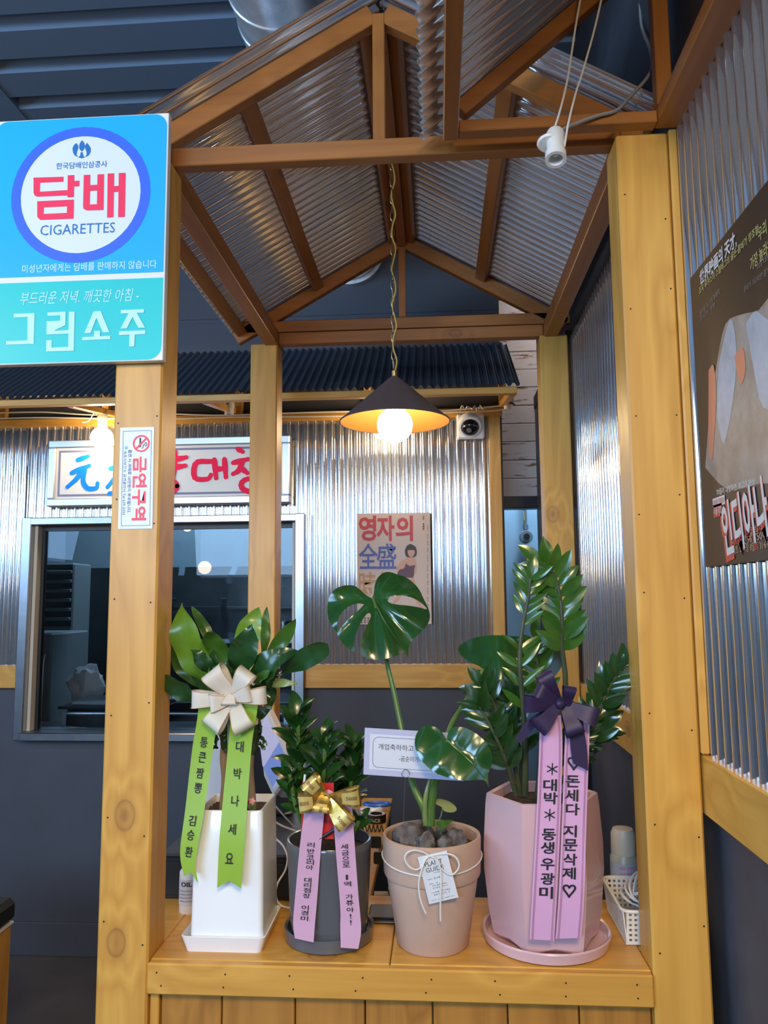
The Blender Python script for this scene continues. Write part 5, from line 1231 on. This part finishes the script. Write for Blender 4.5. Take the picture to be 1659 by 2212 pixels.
for tt, ed in ((t1, ([(1163, 1550), (1165, 1600), (1159, 1757), (1150, 1920), (1144, 2029)], [(1212, 1550), (1215, 1608), (1212, 1735), (1205, 1895), (1197, 2032)])), (t2, ([(1220, 1550), (1220, 1600), (1214.5, 1757), (1207, 1930), (1200, 2028)], [(1273, 1550), (1273, 1600), (1267, 1770), (1261.5, 1947), (1255, 2026)]))):
    for e_, s_ in zip(ed, (4.5, -4.5)):
        for dd in (0, 1.1 if s_ > 0 else -1.1):
            mkobj('edge_stripe', MB().tube([at(a+s_+dd*2.2, b, Y=Yp2(a, b)) for a, b in e_], .0005, 4, smooth=24), M['cello'], tt)
tailtext(t1, [(ch, *c7(x, y)) for ch, x, y in (('*', 527, 447), ('대', 510, 575), ('박', 515, 680), ('*', 507, 812), ('동', 500, 970), ('생', 490, 1075), ('우', 490, 1205), ('광', 490, 1322), ('미', 478, 1432))], Yp, M['ink'], 30, 26, .03, .024)
tailtext(t2, [(ch, *c7(x, y)) for ch, x, y in (('♡', 700, 405), ('돈', 690, 545), ('세', 680, 657), ('다', 690, 768), ('지', 668, 942), ('문', 672, 1052), ('삭', 670, 1168), ('제', 660, 1278), ('♡', 662, 1420))], Yp, M['ink'], 30, 26, .03, .024)
C = at(*m5(950, 1450), Y=-.004)
pb, _ = bow('purple_bow', C, [(118, .062, .032, .015, 0, .002, .01), (150, .044, .030, .014, -.006, .006, 0), (178, .060, .034, .014, -.008, -.002, -.004), (225, .056, .036, .016, -.006, -.006, -.006), (80, .036, .026, .014, .012, -.002, -.010), (-22, .066, .036, .016, .008, -.002, -.002), (-70, .050, .036, .015, .010, -.010, -.006)], M['rib_purple'], 'dark purple satin bow on the zz plant', 'bow', knot=.011)
tail(pb, 'ribbon_tail', [c7(640, 60), c7(665, 190), c7(675, 300), c7(692, 402)], [c7(770, 60), c7(790, 190), c7(808, 320), c7(814, 462)], lambda x, y: .001, M['rib_purple'], n=14)
tail(pb, 'ribbon_tail', [c7(400, 10), c7(330, 60), c7(270, 140), c7(232, 215)], [c7(470, 60), c7(400, 100), c7(330, 190), c7(270, 240)], lambda x, y: .012, M['rib_purple'], n=14)

# ------------------------------------------------------------------ message card on a wire clip, plant tag, string
M['card_lav'] = plain('lavender_card', (.45, .45, .60), .5); M['card_white'] = plain('card_white', (.62, .63, .68), .5)
YC = .055
a0, a1, a3 = at(788, 1572, Y=YC), at(1003, 1585, Y=YC), at(785, 1673, Y=YC)
ux = (a1-a0); uz = (a0-a3); ux.y = uz.y = 0
Fc = frame(a3, ux, uz); CW, CH = ux.length, uz.length
cdn = empty('message_card', Fc(CW*.42, 0, 0), 'lavender bordered congratulation card on a wire holder in the monstera pot', 'card')
mkobj('card_sheet', MB().obox(Fc(CW/2, CH/2, -.0006), ux.normalized(), uz.normalized(), ux.normalized().cross(uz.normalized()), CW/2, CH/2, .0006), M['card_lav'], cdn, smooth=False)
mkobj('card_panel', MB().rect(Fc, .011, CW-.011, .011, CH-.011, .0004), M['card_white'], cdn, smooth=False)
mkobj('border_line', MB().outline(Fc, .017, CW-.017, .015, CH-.016, .0008, .0008, .012), M['navyink'], cdn, smooth=False)
mkobj('lettering', MB().text('개업축하하고 대박나세요', sub(Fc, .028+.066, CH*.62, .0008), .132, .0115), M['ink'], cdn, smooth=False)
mkobj('lettering', MB().text('-곰순이가-', sub(Fc, .0905, CH*.39, .0008), .042, .0105), M['ink'], cdn, smooth=False)
hc = at(876, 1671, Y=.050)
wh = thing('card_holder', MB().tube([hc+V((.0075*cos(2*pi*k/20), 0, .0075*sin(2*pi*k/20))) for k in range(20)], .0006, 5, closed=True).tube([hc+V((0, 0, -.0075)), at(873, 1720, Y=.055), at(872, 1775, Y=.060)], .0006, 5), M['steel'], 'thin wire card holder stuck in the monstera pot soil', 'holder', origin=at(872, 1775, Y=.060))

M['tagp'] = plain('tag_paper', (.66, .67, .70), .5)
YQ = -.0005
t0, t1_, t3 = at(900, 1854, Y=YQ), at(963, 1839, Y=YQ), at(927, 1957, Y=YQ)
t0.y = t1_.y = .0035; t3.y = .0075
ux, uz = (t1_-t0), (t0-t3)
Ft = frame(t3, ux, uz); TW, TH = ux.length, uz.length
tg = empty('plant_tag', t3, 'small white plant guide tag hanging on the terracotta pot', 'tag')
uzn = (uz-ux*(uz.dot(ux)/ux.dot(ux)))
Ft = frame(t3, ux, uzn); TH = uzn.length
mkobj('tag_sheet', MB().obox(Ft(TW/2, TH/2, -.0004), ux.normalized(), uzn.normalized(), ux.normalized().cross(uzn.normalized()), TW/2, TH/2, .0004), M['tagp'], tg, smooth=False)
for body, v, w_, h_ in (('PLANT', .815, .60, .095), ('GUIDE', .69, .60, .095)):
    mkobj('lettering', MB().text(body, sub(Ft, TW*.47, TH*v, .0003), TW*w_, TH*h_), M['ink'], tg, smooth=False)
mb = MB()
for body, v, u, w_, h_ in (('식물이름표', .61, .5, .24, .022), ('Name', .50, .23, .14, .024), ('몬스테라', .50, .5, .28, .045), ('Water', .40, .23, .14, .022), ('7일', .40, .42, .08, .025), ('한번 흠뻑 주세요', .35, .5, .5, .03), ('반그늘에서 키우기', .30, .5, .5, .03), ('Care', .215, .23, .12, .022), ('잎을 닦아 주세요', .215, .55, .5, .035), ('통풍이 잘 되는 곳', .16, .5, .55, .028), ('HAPPY PLANT HAPPY DAY', .06, .5, .8, .016)):
    mb.text(body, sub(Ft, TW*u, TH*v, .0003), TW*w_, TH*h_)
mkobj('lettering', mb, M['ink'], tg, smooth=False)
M['string'] = plain('white_string', (.70, .67, .60), .7)
sg_ = empty('string_bow', at(925, 1850, Y=.0), 'white string tied in a bow around the terracotta pot', 'string')
P_ = []
for k in range(48):
    a = 2*pi*k/48; P_.append(V((TX+.0995*cos(a), TY+.0995*sin(a), 1.095-.012*max(0, -sin(a)))))
mkobj('string_ring', MB().tube(P_, .0016, 6, closed=True), M['string'], sg_)
def m6(cx, cy): return 780+cx*.18987, 1680+cy*.18987
def string(pts, nm_='string_loop', y0=.004):
    mkobj(nm_, MB().tube([at(*m6(a, b), Y=y0-.003*sin(pi*i/(len(pts)-1))) for i, (a, b) in enumerate(pts)], .0016, 6, smooth=40), M['string'], sg_)
string([(785, 890), (700, 845), (600, 825), (520, 860), (500, 930), (550, 1010), (630, 1045), (690, 1010), (730, 940), (790, 895)])
string([(785, 890), (860, 878), (970, 865), (1060, 890), (1110, 960), (1105, 1040), (1040, 1100), (970, 1080), (900, 1020), (840, 930), (790, 895)])
string([(785, 890), (730, 940), (680, 1080), (655, 1220), (670, 1360), (700, 1460), (738, 1545)], 'string_end', .002)
string([(790, 892), (850, 920), (890, 990), (910, 1100), (908, 1300), (902, 1480), (905, 1630)], 'string_end', .002)

# ------------------------------------------------------------------ things on and behind the counter
M['redpaper'] = plain('red_paper', (.60, .020, .015), .45)
e0, e1, e2 = at(689, 1691, Y=.045), at(720, 1690, Y=.045), at(690, 1812, Y=.045)
ev = empty('red_envelope', ((e0.x+e1.x)/2, .045, e2.z), 'red paper envelope tucked behind the gold bow', 'envelope')
mkobj('envelope_sheet', MB().box(e0.x, e1.x+.001, .045, .0465, e2.z, e0.z), M['redpaper'], ev, smooth=False)
Fe = frame((0, .045, 0), (1, 0, 0), (0, 0, 1))
mkobj('lettering', MB().text('FOR U', sub(Fe, (e0.x+e1.x)/2+.001, at(705, 1775, Y=.045).z, .0006), .016, .006), plain('dark_red_ink', (.16, .01, .01), .5), ev, smooth=False)
pn = empty('red_pen', at(657, 1710, Y=.06), 'red pen with white tip standing in the grey pot plant', 'pen')
mkobj('pen_body', MB().tube([at(655, 1800, Y=.06), at(657, 1690, Y=.06)], .0042, 10), M['redpaper'], pn)
mkobj('pen_tip', MB().tube([at(657, 1690, Y=.06), at(659, 1673, Y=.06)], .0024, 8), M['white'], pn)
bp = thing('black_pen', MB().tube([at(690, 1812, Y=.034), at(728, 1788, Y=.034)], .003, 8), M['black'], 'slim black pen lying across the red envelope', 'pen', origin=at(690, 1812, Y=.034))

# cash drawer
M['till'] = plain('dark_grey_till_top', (.045, .046, .05), .35)
tl = empty('cash_drawer', (-.42, .5, ZK), 'black cash drawer behind the white and grey pots', 'cash drawer')
mkobj('drawer_case', MB().box(-.64, -.212, .30, .68, ZK+.001, 1.018, .003), M['black'], tl, smooth=False)
mkobj('case_lid', MB().box(-.642, -.21, .298, .682, 1.0185, 1.026, .002), M['till'], tl, smooth=False)
mkobj('drawer_front', MB().box(-.63, -.222, .292, .299, ZK+.012, 1.008, .002), M['black'], tl, smooth=False)
lk = at(806, 1818, Y=.40)
mkobj('key_lock', MB().lathe(V((-.206, .40, lk.z)), [(0, -.006), (.010, -.006), (.010, .006), (.006, .010), (0, .010)], 16, ax=(1, 0, 0)), M['steel'], tl)
ky = empty('key_bunch', (-.18, .40, lk.z), 'black headed keys hanging from the cash drawer lock', 'keys')
k0 = at(816, 1817, Y=.395)
def khead(c, s): return MB().rings([[c+V((s*x, yy, s*z)) for x, z in rrect(-1, 1, -1.05, 1.05, .35)] for yy in (-.003, .003)], True, True, True)
mkobj('key_shaft', MB().tube([V((-.20, .40, k0.z)), V((k0.x, .398, k0.z))], .003, 6), M['steel'], ky)
mkobj('key_head', khead(at(812, 1819, Y=.395), .0125), M['black'], ky, smooth=False)
k1 = at(819, 1845, Y=.395)
mkobj('key_ring', MB().tube([at(818, 1828, Y=.394)+V((.007*cos(a*pi/8), 0, .007*sin(a*pi/8))) for a in range(16)], .0009, 5, closed=True), M['steel'], ky)
mkobj('key_shaft', MB().tube([at(819, 1828, Y=.396), at(819, 1842, Y=.396)], .0018, 6), M['steel'], ky)
mkobj('key_head', khead(at(819, 1853, Y=.395), .0130), M['black'], ky, smooth=False)

# point-of-sale terminal
M['posw'] = plain('ivory_plastic', (.74, .67, .56), .45); M['scr'] = mottled('lavender_screen', (.50, .46, .60), (.58, .54, .66), 2, .3)
M['scrb'] = plain('blue_screen_area', (.24, .30, .58), .3)
for q_, c_, e_ in (('scr', (.56, .50, .66), .30), ('scrb', (.22, .30, .62), .28)):
    p_ = M[q_].node_tree.nodes['Principled BSDF']; p_.inputs['Emission Color'].default_value = (*c_, 1); p_.inputs['Emission Strength'].default_value = e_
ps = empty('pos_terminal', (-.50, .62, 1.026), 'ivory point-of-sale terminal with tilted screen standing on the cash drawer', 'monitor')
P0, P1, P2 = at(590, 1724, Y=.62), at(635, 1655, Y=.53), at(569, 1541, Y=.62)
uu, vv = P1-P0, P2-P1; un = uu.normalized(); vp = vv-un*vv.dot(un); Wp, Hp = uu.length, vp.length
nn = un.cross(vp.normalized())
if nn.y > 0: nn = -nn
mkobj('screen_case', MB().obox(P0+un*(Wp/2)+vp.normalized()*(Hp/2)-nn*.012, un, vp.normalized(), nn, Wp/2, Hp/2, .012, .006), M['posw'], ps, smooth=False)
mkobj('screen', MB().obox(P0+un*(Wp/2+.006)+vp.normalized()*(Hp/2)+nn*.0006, un, vp.normalized(), nn, Wp/2-.016, Hp/2-.014, .0006), M['scr'], ps, smooth=False)
mkobj('screen_window', MB().obox(P0+un*(Wp/2+.006)+vp.normalized()*(Hp*.28)+nn*.0016, un, vp.normalized(), nn, Wp/2-.0165, Hp*.17, .0004), M['scrb'], ps, smooth=False)
mkobj('stand', MB().box(-.57, -.40, .60, .67, 1.027, 1.075, .008).box(-.52, -.45, .645, .672, 1.06, 1.20, .004), M['black'], ps)
w0, w1, w2 = at(437, 1548, Y=.42), at(500, 1548, Y=.42), at(440, 1735, Y=.42)
cdp = empty('customer_display', ((w0.x+w1.x)/2, .43, 1.0265), 'white customer display panel seen between the green ribbon tails', 'display')
mkobj('display_case', MB().box(w0.x-.012, w1.x, .42, .435, 1.032, w0.z, .004), M['white'], cdp, smooth=False)
mkobj('display_foot', MB().box(w0.x, w1.x-.01, .40, .46, 1.0265, 1.033, .002), M['white'], cdp, smooth=False)
cable('white_cable', [at(a, b, Y=y) for a, b, y in ((596, 1812, .30), (612, 1828, .285), (621, 1852, .27), (616, 1880, .26), (600, 1908, .25), (596, 1935, .25), (606, 1955, .25), (628, 1962, .25))], .0022, M['cable'], 'white cable looping beside the white pot')
cable('white_cable', [at(a, b, Y=y) for a, b, y in ((596, 1742, .35), (615, 1764, .36), (640, 1790, .37))], .0022, M['cable'], 'short white cable slanting behind the grey pot, upper of two')
cable('white_cable', [at(a, b, Y=y) for a, b, y in ((596, 1776, .29), (612, 1785, .29), (640, 1795, .29))], .0022, M['cable'], 'short white cable slanting behind the grey pot, lower of two')

# tape, tool and coil on the return counter
p = at(813, 1775, Z=ZK)
tp = empty('tape_roll', (p.x, p.y, ZK), 'roll of black tape with a white label on the return counter', 'tape')
mkobj('roll', MB().lathe((p.x, p.y, ZK), [(.018, 0), (.030, 0), (.030, .024), (.018, .024), (.018, 0)], 28), M['black'], tp)
mkobj('roll_label', MB().lathe((p.x, p.y, ZK), [(.0185, .0246), (.027, .0246)], 28), M['card_white'], tp, smooth=False)
mkobj('label_dot', MB().lathe((p.x+.016, p.y-.015, ZK), [(.0003, .0252), (.004, .0252)], 10), M['redpaper'], tp, smooth=False)
Ftp = lambda x, y: V((p.x+.0304*sin(x/.0304), p.y-.0304*cos(x/.0304), ZK+.011+y))
mkobj('lettering', MB().text('ACE', Ftp, .030, .010), M['cable'], tp, smooth=False)
q = at(815, 1752, Z=ZK)
sc_ = empty('scissors', (q.x, q.y, ZK), 'scissors with blue and white handles behind the tape roll', 'scissors')
M['bluepl'] = plain('blue_plastic', (.02, .12, .50), .35)
mkobj('blue_handle', MB().tube([V((q.x-.0+.042*cos(a*pi/10), q.y+.020*sin(a*pi/10), ZK+.022)) for a in range(20)], .0055, 8, closed=True), M['bluepl'], sc_)
mkobj('white_handle', MB().tube([V((q.x-.016+.030*cos(a*pi/10), q.y-.030+.016*sin(a*pi/10), ZK+.012)) for a in range(20)], .0075, 8, closed=True), M['white'], sc_)
mkobj('blade', MB().box(q.x-.13, q.x-.03, q.y-.012, q.y+.002, ZK+.001, ZK+.004), M['steel'], sc_)
p = at(815, 1797, Z=ZK)
thing('coil_cord', MB().tube([V((-.225+.002*k, p.y+.009*cos(k*1.05), ZK+.0105+.009*sin(k*1.05))) for k in range(30)], .0018, 5, smooth=180), M['black'], 'black coiled pen cord in front of the tape roll', 'cord', origin=(-.2, p.y, ZK))
p = at(808, 1905, Z=ZK)
# phone and white strip on the counter
q0, q1 = at(800, 1996, Z=ZK), at(862, 1990, Z=ZK)
ph = empty('phone', (-.112, .205, ZK), 'black glossy phone lying on the counter behind the terracotta pot', 'phone')
M['blackg'] = plain('black_glass', (.012, .010, .012), .12)
mkobj('phone_body', MB().box(-.158, -.072, .186, .265, ZK, ZK+.012, .003), M['blackg'], ph, smooth=False)
mkobj('phone_edge', MB().box(-.1585, -.0715, .1855, .2655, ZK+.004, ZK+.006, .0005), M['steel'], ph, smooth=False)
mkobj('phone_screen', MB().box(-.153, -.077, .192, .259, ZK+.0122, ZK+.0128), M['till'], ph, smooth=False)
thing('paper_strip', MB().box(-.225, -.150, .270, .286, ZK, ZK+.006, .001), M['cream'], 'narrow cream strip on the counter left of the phone', 'strip', origin=(-.19, .28, ZK), smooth=False)
wpz = empty('towel_holder', (-.08, .52, .78), 'cream towel holder below the return counter edge', 'holder')
mkobj('holder_bar', MB().tube([V((-.165, .45, .885)), V((-.122, .45, .885))], .011, 10), M['cream'], wpz)
mkobj('holder_knob', MB().tube([V((-.122, .45, .868)), V((-.122, .45, .905))], .010, 12), M['cream'], wpz)

# bottle behind the white pot
p = V((-.555, .235, ZK))
bt = empty('pump_bottle', p, 'white bottle with printed label behind the white pot', 'bottle')
mkobj('bottle_body', MB().lathe(p, [(0, 0), (.019, 0), (.021, .003), (.021, .085), (.012, .098), (.009, .10), (.009, .112), (0, .112)], 24), M['white'], bt)
mkobj('bottle_label', MB().lathe(p, [(.0214, .018), (.0214, .072)], 24), M['card_white'], bt)
Fbt = lambda x, y: V((p.x+.0218*sin(x/.0218), p.y-.0218*cos(x/.0218), p.z+.045+y))
mb = MB(); mb.text('OIL', lambda x, y: Fbt(x, y+.018), .026, .010, .03)
for k in range(4): mb.text('ingredients and directions', lambda x, y, k=k: Fbt(x, y+.004-k*.007), .034, .0035)
mkobj('lettering', mb, M['ink'], bt, smooth=False)

# spray can and basket on the right
M['spraycap'] = plain('cream_cap', (.58, .54, .44), .4); M['spray'] = mottled('pale_green_can', (.34, .36, .29), (.42, .43, .35), 4, .35)
p = V((.408, .335, ZK))
sp_ = empty('spray_can', p, 'cream capped spray can behind the pink pot', 'spray can')
mkobj('can_body', MB().lathe(p, [(0, 0), (.028, 0), (.030, .004), (.030, .098), (.024, .108)], 28), M['spray'], sp_)
mkobj('can_label', MB().lathe(p, [(.0304, .05), (.0304, .088)], 28), plain('blue_white_label', (.36, .42, .52), .4), sp_)
mkobj('cap', MB().lathe(p, [(.0265, .104), (.0275, .108), (.0265, .148), (.022, .158), (.0004, .160)], 28), M['spraycap'], sp_)
mb = MB()
for k in range(3): mb.text('살균 탈취제', lambda x, y, k=k: V((p.x+.031*sin(x/.031), p.y-.031*cos(x/.031), p.z+.08+y-k*.012)), .034, .007)
mkobj('lettering', mb, M['st_red'], sp_, smooth=False)
bk = empty('plastic_basket', (.415, .20, ZK), 'white perforated plastic basket of cables beside the pink pot', 'basket')
M['basket'] = plain('white_basket_plastic', (.72, .70, .64), .4)
def hole_panel(O, U, W, lu, lw, nu, nv, th):
    O, U, W = V(O), V(U), V(W); Nn = U.cross(W).normalized(); mb = MB()
    for i in range(nu+1): mb.obox(O+U*(lu*i/nu)+W*(lw/2), U, W, Nn, lu/nu*.24, lw/2, th)
    for j in range(nv+1): mb.obox(O+U*(lu/2)+W*(lw*j/nv), U, W, Nn, lu/2, lw/nv*.24, th*.9)
    return mb
bx0, bx1, by0, by1 = .352, .492, .112, .286
mkobj('basket_side', hole_panel((bx0+.008, by0, ZK+.006), (1, 0, 0), (0, -.10, 1), bx1-bx0-.016, .058, 12, 6, .0011), M['basket'], bk, smooth=False)
mkobj('basket_side', hole_panel((bx0+.008, by1, ZK+.006), (1, 0, 0), (0, .10, 1), bx1-bx0-.016, .058, 12, 6, .0011), M['basket'], bk, smooth=False)
mkobj('basket_side', hole_panel((bx0+.006, by1, ZK+.006), (0, -1, 0), (-.10, 0, 1), by1-by0, .058, 16, 6, .0011), M['basket'], bk, smooth=False)
mkobj('basket_side', hole_panel((bx1-.006, by1, ZK+.006), (0, -1, 0), (.06, 0, 1), by1-by0, .058, 16, 6, .0011), M['basket'], bk, smooth=False)
mkobj('basket_floor', MB().box(bx0+.004, bx1-.004, by0, by1, ZK+.001, ZK+.006, .002), M['basket'], bk, smooth=False)
mkobj('basket_rim', MB().tube([V((x, y, ZK+.066)) for x, y in rrect(bx0-.002, bx1+.001, by0-.008, by1+.008, .018)], .0035, 8, closed=True), M['basket'], bk)
rc = random.Random(8)
for k, lb in enumerate(('thick white cable looped at the back of the plastic basket', 'white cable coil arching highest above the plastic basket', 'white cable hanging toward the front rim of the plastic basket', 'cream cable coil lying low in the plastic basket')):
    P_ = [V((.42+(.05-.006*k)*cos(a*.9+k), .20+(.06-.005*k)*sin(a*.9+k*1.3), ZK+.035+.012*k+(.028+.006*k)*abs(sin(a*.45+k)))) for a in range(12)]
    thing('coiled_cable', MB().tube(P_, .0024, 6, smooth=70), M['cable'], lb, 'cable', 'cables in the plastic basket', origin=P_[0])
t = empty('cable_plug', (.405, .155, ZK+.062), 'grey charger plug lying on the cables in the basket', 'plug')
mkobj('plug_body', MB().box(.392, .42, .14, .168, ZK+.055, ZK+.075, .004), M['kgrey'], t)
mkobj('plug_pin', MB().tube([V((.392, .150, ZK+.065)), V((.378, .146, ZK+.070))], .002, 6).tube([V((.392, .160, ZK+.065)), V((.378, .156, ZK+.070))], .002, 6), M['steel'], t)

bpy.data.batch_remove(_JUNK)
